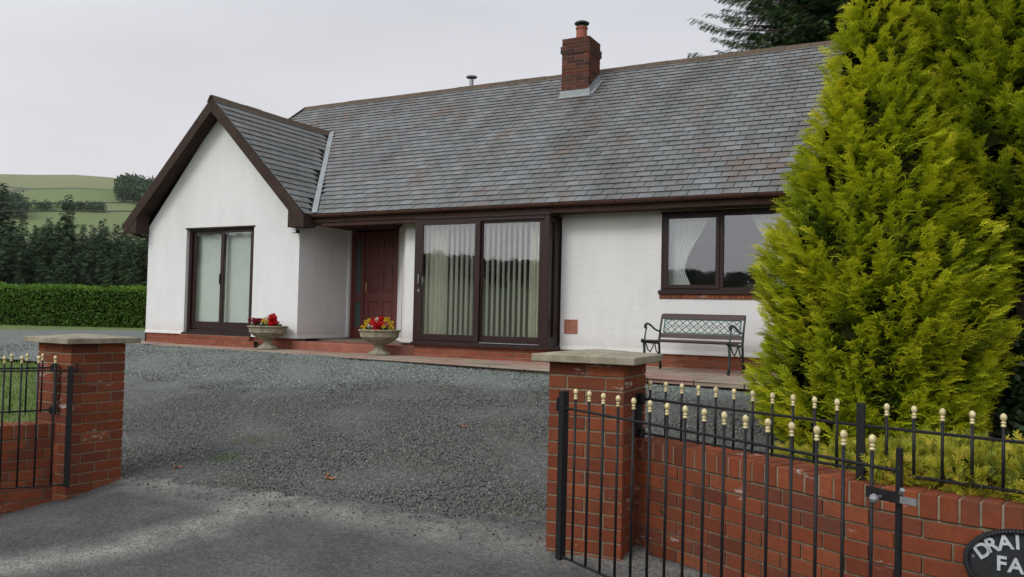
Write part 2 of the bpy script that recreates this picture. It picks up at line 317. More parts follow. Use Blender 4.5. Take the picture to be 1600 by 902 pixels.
# ground
q = NT('grass_and_fields'); v = q.pos(); vs = q.n('ShaderNodeSeparateXYZ', {0: v})
rad = q.math('SQRT', q.math('ADD', q.math('POWER', vs.outputs[0], 2), q.math('POWER', vs.outputs[1], 2)))
vo = q.n('ShaderNodeTexVoronoi', {'Vector': q.map(v, (1, 1, 0)), 'Scale': .0052}); voe = q.n('ShaderNodeTexVoronoi', {'Vector': q.map(v, (1, 1, 0)), 'Scale': .0052}, feature='DISTANCE_TO_EDGE')
cell = q.n('ShaderNodeSeparateXYZ', {0: vo.outputs['Color']}).outputs[0]
fld = q.ramp(cell, [(0, (.145, .18, .06)), (.35, (.18, .19, .08)), (.6, (.11, .165, .04)), (.8, (.165, .172, .075)), (1, (.085, .155, .03))])
fld = q.mix(q.rng(q.noise(v, .02, 6, .6), .4, .7, 0, .6), fld, (.17, .15, .09)); fld = q.mix(q.rng(q.noise(v, .25, 4, .7), .58, .7, 0, .3), fld, (.06, .08, .04))
fld = q.mix(q.rng(voe.outputs[0], .012, .022, .75, 0), fld, (.035, .05, .028))
near = q.mix(q.rng(q.noise(v, 2.2, 6, .6), .35, .7), (.075, .115, .02), (.135, .185, .038)); near = q.mix(q.rng(q.noise(v, 40, 4, .7), .4, .7, 0, .5), near, (.05, .08, .015))
q.set(Base_Color=q.mix(q.rng(rad, 90, 160), near, fld), Roughness=.95); q.bump(q.noise(v, 60, 4, .7), .6, .02); M['ground'] = q.mat
# gravel: crushed stone, blue-green where deep, worn grey where cars drive
q = NT('gravel'); v = q.pos(); vs = q.n('ShaderNodeSeparateXYZ', {0: v})
vo = q.n('ShaderNodeTexVoronoi', {'Vector': v, 'Scale': 46}); rn = q.n('ShaderNodeSeparateXYZ', {0: vo.outputs['Color']})
blue = q.ramp(rn.outputs[0], [(0, (.075, .090, .080)), (.5, (.140, .162, .143)), (.85, (.195, .222, .197)), (1, (.32, .35, .31))])
gray = q.ramp(rn.outputs[1], [(0, (.045, .049, .045)), (.5, (.088, .092, .083)), (.85, (.145, .143, .132)), (1, (.23, .23, .22))])
wear = q.math('ADD', q.rng(vs.outputs[1], -5.0, -2.5, 1, 0), q.rng(q.noise(v, .55, 4, .6), .3, .7, -.6, .5))
wear = q.math('ADD', wear, q.math('MULTIPLY', q.rng(vs.outputs[0], 3.2, 6.5), q.rng(vs.outputs[1], -2.0, -3.2)))
wear = q.rng(wear, .25, .8)
c = q.mix(wear, blue, gray); mud = q.math('MULTIPLY', q.rng(q.noise(v, 1.1, 5, .6), .5, .68), wear); c = q.mix(q.math('MULTIPLY', mud, .55), c, (.085, .075, .058))
mo = q.math('MULTIPLY', q.rng(q.noise(v, 2.6, 4, .6), .66, .74), wear); c = q.mix(q.math('MULTIPLY', mo, .4), c, (.08, .095, .03))
c = q.mix(q.rng(q.noise(v, 170, 3, .7), .3, .75, 0, .4), c, (.05, .05, .048))
q.set(Base_Color=c, Roughness=.85); q.bump(vo.outputs['Distance'], .9, .02); M['gravel'] = q.mat
q = NT('gravel_stone'); i = q.isl(); v = q.pos(); ys = q.n('ShaderNodeSeparateXYZ', {0: v}).outputs[1]; xs = q.n('ShaderNodeSeparateXYZ', {0: v}).outputs[0]
ca = q.ramp(i, [(0, (.088, .105, .094)), (.5, (.148, .170, .150)), (.93, (.205, .230, .205)), (1, (.35, .38, .34))]); cb = q.ramp(i, [(0, (.056, .058, .052)), (.5, (.092, .095, .083)), (.93, (.125, .127, .113)), (1, (.21, .21, .19))])
w2 = q.math('ADD', q.rng(ys, -5.0, -2.5, 1, 0), q.rng(q.noise(v, .55, 4, .6), .3, .7, -.6, .5)); w2 = q.math('ADD', w2, q.math('MULTIPLY', q.rng(xs, 3.2, 6.5), q.rng(ys, -2.0, -3.2)))
q.set(Base_Color=q.mix(q.rng(w2, .25, .8), ca, cb), Roughness=.75); M['chip'] = q.mat
q = NT('tarmac'); v = q.pos()
c = q.mix(q.rng(q.noise(v, 1.3, 6, .6), .35, .7), (.040, .041, .040), (.072, .073, .070)); c = q.mix(q.rng(q.noise(v, 120, 4, .7), .55, .75, 0, .6), c, (.19, .19, .18))
# pale grit strewn along the edge of the drive and in a track
sx = q.n('ShaderNodeSeparateXYZ', {0: v}); dd = q.math('ABSOLUTE', q.math('ADD', q.math('ADD', sx.outputs[0], -6.48), q.rng(sx.outputs[1], -8.0, -9.5, 0, .7)))
edge = q.rng(q.math('ABSOLUTE', q.math('ADD', sx.outputs[1], 7.35)), .02, .34, 1, 0)
band = q.rng(dd, .05, .34, 1, 0); wob = q.rng(q.noise(v, 3.4, 6, .7), .28, .58)
g = q.math('MULTIPLY', q.math('MAXIMUM', q.math('MULTIPLY', band, 1.45), q.math('MULTIPLY', edge, 1.1)), q.math('MULTIPLY', wob, q.rng(q.noise(v, 60, 4, .8), .35, .62)))
g = q.math('ADD', g, q.math('MULTIPLY', q.math('MULTIPLY', q.rng(q.noise(v, 2.0, 6, .7), .46, .68), q.rng(q.noise(v, 70, 4, .8), .4, .6)), .28)); gs = q.math('MINIMUM', g, 1)
c = q.mix(q.math('MULTIPLY', gs, .95), c, (.30, .285, .25)); ag = q.n('ShaderNodeTexVoronoi', {'Vector': v, 'Scale': 75}); ac = q.n('ShaderNodeSeparateXYZ', {0: ag.outputs['Color']}).outputs[0]; c = q.mix(q.rng(ac, .55, 1, 0, .3), c, (.20, .20, .19)); c = q.mix(q.rng(ac, 0, .3, .6, 0), c, (.028, .028, .028)); q.set(Base_Color=c, Roughness=.9); b1 = q.bump(ag.outputs['Distance'], .8, .008); q.bump(q.noise(v, 130, 4, .75), .7, .005, b1); M['tarmac'] = q.mat

# ================================================================ SETTING
def sm(a, b, t):
    t = min(1, max(0, (t - a) / (b - a))); return t * t * (3 - 2 * t)
def gz(x, y):
    s = min(max(-1.3 - y, 0), 7.2); z = -.215 - .1 * s
    if y < -8.5: z -= .02 * min(-8.5 - y, 8)
    z -= .2 * min(max(5.3 - x, 0), 1.4) * sm(-6.8, -7.9, y)
    return z
def hill(x, y):
    dx, dy = x - 10.6, y + 11.7; r = math.hypot(dx, dy); a = math.degrees(math.atan2(dx, dy))      # 0 = +y, negative to the left
    left = math.exp(-((a + 58) / 26) ** 2)
    H = 40 + 72 * left + 12 * math.sin(a * .045 + 1) + 4 * math.sin(a * .13) + (2.4 * math.sin(a * .55) if left > .2 else 0)
    t = (r - 120) / 600; z = H * sm(0, 1, t) - 3 * sm(45, 85, r)
    if r > 720: z += (r - 720) * .01
    return z
verts = []; faces = []
radii = [0, 1.5, 3, 4.5, 6, 8, 10, 12.5, 15, 18, 22, 27, 33, 42, 55, 70, 90, 120, 150, 190, 240, 300, 360, 420, 480, 540, 600, 660, 720, 900, 1100, 1380]
NA = 180
for r in radii:
    for j in range(NA):
        a = 2 * math.pi * j / NA; x = 10.6 - 4 + r * math.sin(a); y = -7 + r * math.cos(a)
        verts.append((x, y, gz(x, y) - .05 + hill(x, y) * sm(12, 60, r)))
for i in range(len(radii) - 1):
    for j in range(NA): faces.append((i * NA + j, (i + 1) * NA + j, (i + 1) * NA + (j + 1) % NA, i * NA + (j + 1) % NA))
g = MB(); g.add(verts, faces); go = g.build('ground', M['ground'], smooth=True); tag(go, kind='structure')
bmm = bmesh.new(); bmm.from_mesh(go.data); bmesh.ops.remove_doubles(bmm, verts=bmm.verts, dist=.001); bmesh.ops.recalc_face_normals(bmm, faces=bmm.faces)
if sum(f.normal.z for f in bmm.faces) < 0: bmesh.ops.reverse_faces(bmm, faces=bmm.faces)
bmm.to_mesh(go.data); bmm.free()

def sheet(name, mat, inside, x0, x1, y0, y1, st, dz, rough=0):
    """terrain-following sheet over the cells whose centre is inside()"""
    nx = int((x1 - x0) / st); ny = int((y1 - y0) / st); idx = {}; vs = []; fs = []
    def vi(i, j):
        if (i, j) not in idx:
            x = x0 + i * st; y = y0 + j * st; idx[i, j] = len(vs)
            vs.append((x, y, gz(x, y) + dz + rough * (math.sin(x * 3.1 + 1.3 * math.sin(y * 2.3)) * math.sin(y * 2.7 + x) )))
        return idx[i, j]
    for i in range(nx):
        for j in range(ny):
            if inside(x0 + (i + .5) * st, y0 + (j + .5) * st): fs.append((vi(i, j), vi(i + 1, j), vi(i + 1, j + 1), vi(i, j + 1)))
    b = MB(); b.add(vs, fs); return tag(b.build(name, mat, smooth=True), kind='structure')
def gate_line(x):       # where the gravel gives way to the tarmac
    return np.interp(x, [3.0, 4.8, 5.2, 5.6, 6.0, 6.6, 6.9, 7.2, 7.5, 7.8, 8.1, 8.4, 9.0], [-7.3, -7.24, -7.22, -7.27, -7.2, -7.16, -7.08, -7.04, -7.12, -7.10, -7.02, -7.0, -7.0]) + .035 * math.sin(x * 19) + .02 * math.sin(x * 47)
def in_gravel(x, y):
    if (y > 0.35 and x > -4.3) or (y > -1.0 and x > -3.0): return False
    if y < gate_line(x) - .25: return False
    if y < -3.25 and x < -2.6 + (-3.25 - y) * 1.6 + .05 * math.sin(3 * y): return False
    if x > 13.5 or x < -16 or y > 6.5: return False
    if x < -4.2 and x < -13 + (y - 2.3) * .5: return False
    if y > .35 and x > -4.15: return False
    return True
sheet('gravel_drive', M['gravel'], in_gravel, -16, 13.5, -7.5, 7.5, .1, .0, .012)
b = MB(); xs_ = [3.2, 3.6] + [3.9 + .045 * k for k in range(118)] + [9.35, 9.6, 9.85, 10.1, 10.35, 10.6, 11, 12, 14, 18, 26, 34]
def tar_top(x):
    if x < 9.15: return gate_line(x)
    return float(np.interp(x, [9.15, 9.45, 9.85, 10.2, 10.55, 10.95, 12], [-7.2, -7.28, -7.5, -7.7, -7.84, -7.92, -7.95]))
ts_ = [0, .03, .08, .16, .3, .5, .75, 1.0, 1.3, 1.7, 2.2, 3, 4, 6, 9, 14, 22]
vs = []
for x in xs_:
    for t in ts_:
        y = tar_top(x) - t; xx = x
        if x < 4.9: lim = 4.50 + (y + 7.7) * .43; xx = max(x, lim) if y < -7.6 and y > -10 else x
        vs.append((xx, y, gz(xx, y) + (-.02 if t == 0 else .016 if t < .05 else .02)))
nt_ = len(ts_); fs = [(i * nt_ + j, i * nt_ + j + 1, (i + 1) * nt_ + j + 1, (i + 1) * nt_ + j) for i in range(len(xs_) - 1) for j in range(nt_ - 1)]
b.add(vs, fs); tag(b.build('tarmac_road', M['tarmac'], smooth=True), kind='structure')

# paving in front of the house
edge_pts = [(-4.6, -.62), (-2.2, -.80), (-.67, -.98), (.62, -1.12), (3.54, -1.45), (5.92, -1.78), (8.77, -2.2), (11, -2.5)]
def pedge(x): return float(np.interp(x, [p[0] for p in edge_pts], [p[1] for p in edge_pts]))
b = MB(); ztop = -.205
xs = -4.6; k = 0
while xs < 11:
    x1 = xs + .597; ye = (pedge(xs), pedge(x1)); yb = .33
    rows = max(2, round((yb - ye[0]) / .6))
    for rr in range(rows):
        ta, tb = rr / rows, (rr + 1) / rows; off = random.uniform(-.002, .002)
        P = []
        for z in (ztop - .06, ztop + off):
            P += [(xs + .004, ye[0] + (yb - ye[0]) * ta + .004, z), (x1 - .004, ye[1] + (yb - ye[1]) * ta + .004, z), (x1 - .004, ye[1] + (yb - ye[1]) * tb - .004, z), (xs + .004, ye[0] + (yb - ye[0]) * tb - .004, z)]
        b.hexa(P)
    xs += .6
tag(b.build('paving', M['paving'], bevel=.004), kind='structure')
b = MB(); b.poly([(-4.6, -.6, ztop - .012), (11, -2.46, ztop - .012), (11, .34, ztop - .012), (-4.6, .34, ztop - .012)]); tag(b.build('paving_joints', M['soil']), kind='structure')

# gravel stones lying on the drive (uncountable)
def chips(n, x0, x1, y0, y1, s0, s1):
    x = RNG.uniform(x0, x1, n); y = RNG.uniform(y0, y1, n)
    ok = np.array([in_gravel(a, b_) and b_ > gate_line(a) - (.02 + .10 * ((a * 137.3) % 1) ** 3) and b_ < (pedge(a) - .02 if a > -4.6 else 9) for a, b_ in zip(x, y)]); x, y = x[ok], y[ok]
    z = np.array([gz(a, b_) for a, b_ in zip(x, y)])
    return np.stack([x, y, z + .006], 1), RNG.uniform(s0, s1, len(x))
TV = np.array([(-.5, -.35, -.2), (.5, -.4, -.2), (.45, .4, -.2), (-.45, .35, -.2), (-.3, -.25, .28), (.35, -.2, .3), (.25, .3, .22), (-.3, .2, .32)]); TF = np.array([(4, 5, 6, 7), (0, 1, 5, 4), (1, 2, 6, 5), (2, 3, 7, 6), (3, 0, 4, 7)])
P1, s1 = chips(62000, 2.5, 9.2, -7.45, -4.2, .010, .022); xs9 = RNG.uniform(4.9, 8.6, 420); ys9 = np.array([gate_line(a) for a in xs9]) - RNG.exponential(.16, 420); Ps9 = np.stack([xs9, ys9, [gz(a, c) + .026 for a, c in zip(xs9, ys9)]], 1)
P2, s2 = chips(26000, 2.0, 9.6, -4.2, -1.6, .012, .026); P3, s3 = chips(11000, -6, 5, -4, -.7, .016, .03)
PP = np.concatenate([P1, P2, P3, Ps9]); ss = np.concatenate([s1, s2, s3, RNG.uniform(.008, .018, 420)])
V_, F_ = scatter((TV, TF), PP, RNG.normal(size=(len(PP), 3)) * (1, 1, .25), np.array([0, 0, 1.]) + RNG.normal(size=(len(PP), 3)) * .35, ss)
tag(np_mesh('gravel_stones', V_, F_, M['chip']), kind='stuff')

# ---------------------------------------------------------------- brickwork
BL, BH, BD, J = .215, .065, .1025, .010
def bbox(b, o, t, n, L, H, D, mi=0, jit=.0012):
    """brick at o (front lower left), t along, n inwards"""
    o = Vector(o) + Vector(n) * random.uniform(-jit, jit); b.obox(o, Vector(t) * L, Vector(n) * D, Vector((0, 0, H)), mi)
def brick_run(b, pts, z0, courses, depth=.1025, start=0, inward=None, head_end=False):
    """stretcher-bond face along a polyline (front line); bricks face to the right of travel... inward gives the back side sign"""
    pts = [Vector((p[0], p[1], 0)) for p in pts]; L = [0]
    for a, c in zip(pts, pts[1:]): L.append(L[-1] + (c - a).length)
    def at(s):
        s = max(0, min(L[-1], s))
        for i in range(len(pts) - 1):
            if s <= L[i + 1] + 1e-9:
                d = (pts[i + 1] - pts[i]).normalized(); return pts[i] + d * (s - L[i]), d
        return pts[-1], d
    for c in range(courses):
        s = -(BL + J) / 2 if (c + start) % 2 else 0
        while s < L[-1]:
            a, e_ = max(0, s), min(L[-1], s + BL)
            if e_ - a > .03:
                p, d = at((a + e_) / 2); n = Vector((-d.y, d.x, 0)); p0, _ = at(a)
                o = p - d * (e_ - a) / 2; z = z0 + c * (BH + J) + J
                bbox(b, (o.x, o.y, z), d, n, e_ - a, BH, depth)
            s += BL + J
def core_run(b, pts, z0, z1, inset, depth, mi=1):
    P = [Vector((p[0], p[1])) for p in pts]; k = len(P); V = []
    for i in range(k):
        d = (P[min(i + 1, k - 1)] - P[max(i - 1, 0)]).normalized(); n = Vector((-d.y, d.x)); a = P[i] + n * inset; c = P[i] + n * (depth - inset)
        V += [(a.x, a.y, z0), (c.x, c.y, z0), (c.x, c.y, z1), (a.x, a.y, z1)]
    F = [(3, 2, 1, 0), tuple((k - 1) * 4 + j for j in range(4))]
    for i in range(k - 1): F += [(4 * i + j, 4 * i + (j + 1) % 4, 4 * i + 4 + (j + 1) % 4, 4 * i + 4 + j) for j in range(4)]
    b.add(V, F, mi)
def smooth_line(pts, step=.07):
    P = [Vector((p[0], p[1])) for p in pts]; P = [P[0] * 2 - P[1]] + P + [P[-1] * 2 - P[-2]]; out = []
    for i in range(1, len(P) - 2):
        n = max(1, int((P[i + 1] - P[i]).length / step))
        for k in range(n):
            t = k / n; a, b_, c, d = P[i - 1], P[i], P[i + 1], P[i + 2]; out.append(tuple(.5 * ((2 * b_) + (c - a) * t + (2 * a - 5 * b_ + 4 * c - d) * t * t + (3 * b_ - a - 3 * c + d) * t ** 3)))
    out.append(tuple(P[-2])); return out
def pier_bricks(b, w, z0, courses, bl=BL):
    """square pier centred on the origin, width w = two bricks and a joint"""
    h = w / 2; sl = (w - J) / 2; mid = w - 2 * (BD + J)
    for c in range(courses):
        z = z0 + c * (BH + J) + J; A, B = (Vector((1, 0, 0)), Vector((0, 1, 0))) if c % 2 == 0 else (Vector((0, 1, 0)), Vector((-1, 0, 0)))
        for sgn in (1, -1):
            a, bb = A * sgn, B * sgn
            for k in range(2): bbox(b, -a * h - bb * h + a * k * (sl + J) + Vector((0, 0, z)), a, bb, sl, BH, BD)
            if mid > .05:
                t_ = bb; n_ = -a; o = a * h - bb * h + bb * (BD + J) + Vector((0, 0, z)); 
                if mid > .23: bbox(b, o, t_, n_, BL * min(1, mid / .215), BH, BD) if mid < .24 else (bbox(b, o, t_, n_, mid, BH, BD))
                else: bbox(b, o, t_, n_, mid, BH, BD)
    b.box(-h + .006, h - .006, -h + .006, h - .006, z0, z0 + courses * (BH + J), 1)

# ================================================================ THE BUNGALOW
house = empty('bungalow', (0, 0, 0)); tag(house, 'white rendered bungalow with slate roof, gabled wing, red brick chimney and brown framed windows', 'house')
XL, XR, YB = -4.11, 10.4, 9.1; D = .292; B = -.125; T = .30
ER = 2.28; TP = math.tan(.629); RY = 4.708; RZ = ER + (RY + .078) * TP
# walls: panels of render between the openings, one mesh
b = MB(); ZT = 2.16; G0 = -.003
def wallx(x0, x1, y, z0, z1, t=T): b.box(x0, x1, y, y + t, z0, z1)
# wing front: opening -2.985..-1.145, up to 2.12
wallx(XL, -2.985, 0, G0, ZT); wallx(-1.145, 0, 0, G0, ZT); wallx(-2.985, -1.145, 0, 2.12, ZT)
PW = math.tan(.7699); zr = 2.26 + (2.056 + .369) * PW
gz_in = [(XL, 0, ZT), (0, 0, ZT), (0, 0, ZT + .02), (-2.055, 0, zr - .12), (XL, 0, ZT + .02)]
b.add([p for p in gz_in] + [(p[0], .28, p[2]) for p in gz_in], [(0, 1, 2, 3, 4), (9, 8, 7, 6, 5), (0, 5, 6, 1), (1, 6, 7, 2), (2, 7, 8, 3), (3, 8, 9, 4), (4, 9, 5, 0)])
# wing return wall (x = 0), back to the door
b.box(-T, 0, T, 1.40, G0, ZT); b.box(-T, .045, 1.40, 1.70, G0, ZT)
# splayed wall right of the door and the pier beside the bay
for P in ([(1.235, 1.40), (2.185, D), (2.655, D), (2.655, D + T), (1.235, 1.75)],):
    n = len(P); b.add([(x, y, G0) for x, y in P] + [(x, y, ZT) for x, y in P], [tuple(range(n))[::-1], tuple(range(n, 2 * n))] + [(i, (i + 1) % n, n + (i + 1) % n, n + i) for i in range(n)])
# over the bay and the wall to the right, with the window opening 6.825..8.93 x .921..2.088
wallx(5.19, 6.825, D, G0, ZT); wallx(6.825, 8.93, D, G0, .806); wallx(8.93, XR, D, G0, ZT); wallx(6.825, 8.93, D, 2.088, ZT)
b.box(6.825, 8.93, D + .10, D + T, .806, .915)
# rest of the shell
b.box(XL, XL + T, T, YB, G0, ZT); b.box(XR - T, XR, D + T, YB, G0, ZT); b.box(XL + T, XR - T, YB - T, YB, G0, ZT); b.box(2.655, 5.19, D + .02, D + T, 2.10, ZT)
wallo = b.build('wall', M['render'], house)
# bell-cast drip at the foot of the render
b = MB()
def drip(a, c):
    a, c = Vector((*a, 0)), Vector((*c, 0)); d = (c - a).normalized(); n = Vector((d.y, -d.x, 0))
    P = [a + n * .002, c + n * .002, c + n * .022, a + n * .022]
    b.hexa([Vector((p.x, p.y, -.012)) for p in P] + [Vector((p.x, p.y, z)) for p, z in zip(P, (.055, .055, .0, .0))])
for a, c in (((XL, 0), (-2.99, 0)), ((-1.14, 0), (0, 0)), ((0, 0), (0, 1.4)), ((1.235, 1.4), (2.185, D)), ((2.185, D), (2.655, D)), ((5.19, D), (XR, D))): b = MB(); drip(a, c); b.build('render_drip', M['render'], house)
# gables of the main body
for x0 in (XL, XR - .25):
    b = MB()
    P = [(x0, D + .02, ZT), (x0, YB, ZT), (x0, RY, RZ - .15)]; Q = [(x0 + .25, p[1], p[2]) for p in P]
    b.add(P + Q, [(0, 1, 2), (5, 4, 3), (0, 3, 4, 1), (1, 4, 5, 2), (2, 5, 3, 0)])
    b.build('gable_wall', M['render'], house)
# brick plinth
b = MB(); b_ = b; PZ = -.24
for pts in ([(XL + .01, .012), (-.012, .012)], [(2.69, B + .015), (5.16, B + .015)], [(5.165, B + .02), (5.165, D)], [(5.16, D + .012), (XR, D + .012)], [(2.19, D + .012), (2.69, D + .012)]):
    b = MB(); brick_run(b, pts, PZ, 3); core_run(b, pts, PZ, -.006, .006, .24); b.build('plinth', [M['brick_wet'], M['mortar']], house, bevel=.002)
# brick doorstep in front of the wing window, wider at its foot
b = MB(); ws = [(-3.05, -.0), (-3.05, -.10), (-1.02, -.10), (-1.02, 0)]
brick_run(b, [(-3.0, -.09), (-1.1, -.09)], PZ, 3); core_run(b, [(-3.0, -.09), (-1.1, -.09)], PZ, -.01, .006, .12)
brick_run(b, [(-3.0, -.19), (-.88, -.19)], PZ, 2, start=1); core_run(b, [(-3.0, -.19), (-.88, -.19)], PZ, PZ + .15, .006, .12)
b.build('doorstep', [M['brick_wet'], M['mortar']], house, bevel=.002)
# porch floor of quarry tiles, bowed edge
b = MB(); fp = [(.03, 1.40), (.03, .02), (-.02, -.10), (.5, -.14), (1.2, -.17), (1.9, -.16), (2.45, -.10), (2.68, .0), (2.68, .27), (2.18, .30), (1.25, 1.40)]
n = len(fp); b.add([(x, y, PZ) for x, y in fp] + [(x, y, -.055) for x, y in fp], [tuple(range(n))[::-1], tuple(range(n, 2 * n))] + [(i, (i + 1) % n, n + (i + 1) % n, n + i) for i in range(n)])
b.build('porch_step', M['quarry'], house, bevel=.012, seg=2)
# interior: floor, ceiling, dividing walls (only seen through the glass)
b = MB(); b.box(XL + T, XR - T, D + T + .01, YB - T - .01, -.1, -.02); b.box(2.70, 5.15, B + .12, D + T, -.1, -.02); fl = b.build('floor', M['carpet'], house)
b = MB(); b.box(XL + T + .01, XR - T - .01, T + .02, YB - T - .01, ZT + .005, ZT + .03)
for x in (-.15, 1.9, 5.9): b.box(x, x + .1, 1.9 if x < 1.5 else D + T + .01, 5.2, -.02, ZT)
b.box(XL + T + .01, XR - T - .01, 5.2, 5.3, -.02, ZT); b.build('inner_wall', M['room'], house)

# ---- roof
roof = MB()
def sl_pt(x, s): return Vector((x, -.078 + s * math.cos(.629), ER + s * math.sin(.629)))
# underlay boards (thin solid slopes), then slates laid on them
RL, RR = -4.19, 10.62; SL = (RY + .078) / math.cos(.629)
nrm = Vector((0, -math.sin(.629), math.cos(.629)))
def slab(P, t, mi=0):
    P = [Vector(p) for p in P]; n = (P[1] - P[0]).cross(P[2] - P[0]).normalized()
    if n.z < 0: n = -n
    k = len(P); Q = [p - n * t for p in P]
    roof.add([*Q, *P], [tuple(range(k))[::-1], tuple(range(k, 2 * k))] + [(i, (i + 1) % k, k + (i + 1) % k, k + i) for i in range(k)], mi)
wr = zr; wy_end = -.078 + (wr - ER) / TP         # wing ridge meets the main slope
WE = .369
slab([(.37, -.078, ER - .012), (RR, -.078, ER - .012), (RR, RY, RZ - .012), (RL, RY, RZ - .012), (RL, 1.4, ER + 1.478 * TP - .012), (-1.5, 1.4, ER + 1.478 * TP - .012)], .09)
slab([(RR, 2 * RY + .078, ER - .012), (RL, 2 * RY + .078, ER - .012), (RL, RY, RZ - .012), (RR, RY, RZ - .012)], .09)
g0 = -.30
slab([(.36, g0, 2.26 - .012), (.36, -.05, 2.26 - .012), (-2.055, wy_end + .05, wr - .012), (-2.055, g0, wr - .012)], .08)
slab([(-4.47, 1.45, 2.26 - .012), (-4.47, g0, 2.26 - .012), (-2.055, g0, wr - .012), (-2.055, wy_end + .05, wr - .012), (-4.19, 1.45, 2.26 + .28 * PW - .012)], .08)
rfo = roof.build('roof', M['felt'], house)
# slates
def lay(b, o, u, v, n, ulen, vlen, inside, w=.25, ex=.18):
    """slates over a slope: o origin at the eave, u along the eave, v up the slope, n outward"""
    rows = int(vlen / ex) + 1
    for r in range(rows):
        off = (w / 2 if r % 2 else 0) - w; k = 0
        while off + k * w < ulen:
            a = off + k * w; k += 1
            a0, a1 = max(0, a + .0055), min(ulen, a + w - .0055)
            if a1 - a0 < .04: continue
            s0 = r * ex + random.uniform(-.004, .004); s1 = min(s0 + ex + .05, vlen)
            if s1 - s0 < .06: continue
            c = o + u * ((a0 + a1) / 2) + v * (s0 + ex / 2)
            if not inside(c): continue
            lift0 = .023 + random.uniform(-.002, .003); lift1 = .003; j = random.uniform(-.001, .001)
            P = [o + u * a0 + v * s0, o + u * a1 + v * s0, o + u * a1 + v * s1, o + u * a0 + v * s1]
            top = [P[0] + n * (lift0 + j), P[1] + n * (lift0 - j), P[2] + n * lift1, P[3] + n * lift1]
            bot = [t - n * .006 for t in top[:2]] + [t - n * .005 for t in top[2:]]
            b.hexa([*bot, *top])
vm_ = Vector((0, math.cos(.629), math.sin(.629)))
def valley_x(y): # plan x of the valley at y
    return .36 + (-2.055 - .36) * (y + .078) / (wy_end + .078)
b = MB()
lay(b, Vector((RL, -.105, ER - .02)), Vector((1, 0, 0)), vm_, nrm, RR - RL, SL + .01, lambda c: (c.y > wy_end or c.x > valley_x(c.y) + .06))
b.build('slates', M['slate'], rfo)
vw = Vector((-math.cos(.7699), 0, math.sin(.7699))); nw = Vector((math.sin(.7699), 0, math.cos(.7699))); WL = 2.415 / math.cos(.7699)
b = MB()
lay(b, Vector((.38, g0 - .02, 2.26 - .015)), Vector((0, 1, 0)), vw, nw, wy_end + .5, WL, lambda c: (c.y < -.078 + (c.x - .36) / (-2.415) * (wy_end + .078) - .05) or c.x > .2 and c.y < -.05, w=.25, ex=.18)
b.build('wing_slates', M['slate2'], rfo)
b = MB(); lay(b, Vector((-4.49, 2.3, 2.26 - .015)), Vector((0, -1, 0)), Vector((math.cos(.7699), 0, math.sin(.7699))), Vector((-math.sin(.7699), 0, math.cos(.7699))), 2.6, WL, lambda c: c.y < 1.4 + 0 * c.x, w=.25, ex=.18); b.build('wing_slates', M['slate2'], rfo)
# lead valley
b = MB(); P0 = Vector((.40, -.13, ER + .0)); P1 = Vector((-2.03, wy_end + .02, wr + .012)); d = (P1 - P0)
L_ = [P0 + Vector((.01, .0, 0)), P0 + Vector((.10, .02, .015))]
nv = Vector((0, -math.sin(.629), math.cos(.629)))
for k in range(12):
    a = P0 + d * (k / 12); c = P0 + d * ((k + 1) / 12 + .004); w = Vector((.115, 0, 0))
    h = nv * (.022 + .003 * (k % 2)); b.hexa([a - w * .1, a + w, c + w, c - w * .1, a - w * .1 + h, a + w + h, c + w + h, c - w * .1 + h])
b.build('valley_flashing', M['lead'], rfo)
# ridge tiles
def ridge_tiles(b, a, c, w=.125, step=.45, h=.075, drop=.06):
    a, c = Vector(a), Vector(c); L = (c - a).length; d = (c - a).normalized(); s = Vector((-d.y, d.x, 0)); k = int(L / step)
    for i in range(k):
        p = a + d * (i * L / k); q_ = a + d * ((i + 1) * L / k - .008); dz = random.uniform(-.007, .007); up = Vector((0, 0, h + dz))
        P = [p - s * w - Vector((0, 0, drop)), p - s * .03 + up, p + s * .03 + up, p + s * w - Vector((0, 0, drop))]; Q = [x + (q_ - p) for x in P]
        P2 = [x - Vector((0, 0, .02)) for x in P]; Q2 = [x - Vector((0, 0, .02)) for x in Q]
        b.add(P + Q + P2 + Q2, [(0, 4, 5, 1), (1, 5, 6, 2), (2, 6, 7, 3), (8, 9, 13, 12), (9, 10, 14, 13), (10, 11, 15, 14), (0, 1, 9, 8), (1, 2, 10, 9), (2, 3, 11, 10), (4, 12, 13, 5), (5, 13, 14, 6), (6, 14, 15, 7), (0, 8, 12, 4), (3, 7, 15, 11)])
b = MB(); ridge_tiles(b, (RL - .02, RY, RZ), (RR, RY, RZ), .11, .45, .05, .055); b.build('ridge', M['ridge'], rfo); b = MB(); ridge_tiles(b, (-2.055, g0 - .04, wr), (-2.055, wy_end + .05, wr), .10, .4, .045, .07); b.build('ridge', M['ridge'], rfo)
# mortar / verge at the main left gable
b = MB(); b.bar((RL - .01, -.0 + 1.0, ER + 1.078 * TP), (RL - .01, RY, RZ - .0), .03, .10); b.bar((RL - .0, -.0 + 1.0, ER + 1.078 * TP - .12), (RL - .0, RY, RZ - .12), .03, .18); b.build('verge_board', M['barge'], rfo); b = MB()
b.bar((RR + .01, -.05, ER - .08), (RR + .01, RY, RZ - .08), .03, .2); b.build('verge_board', M['barge'], rfo)
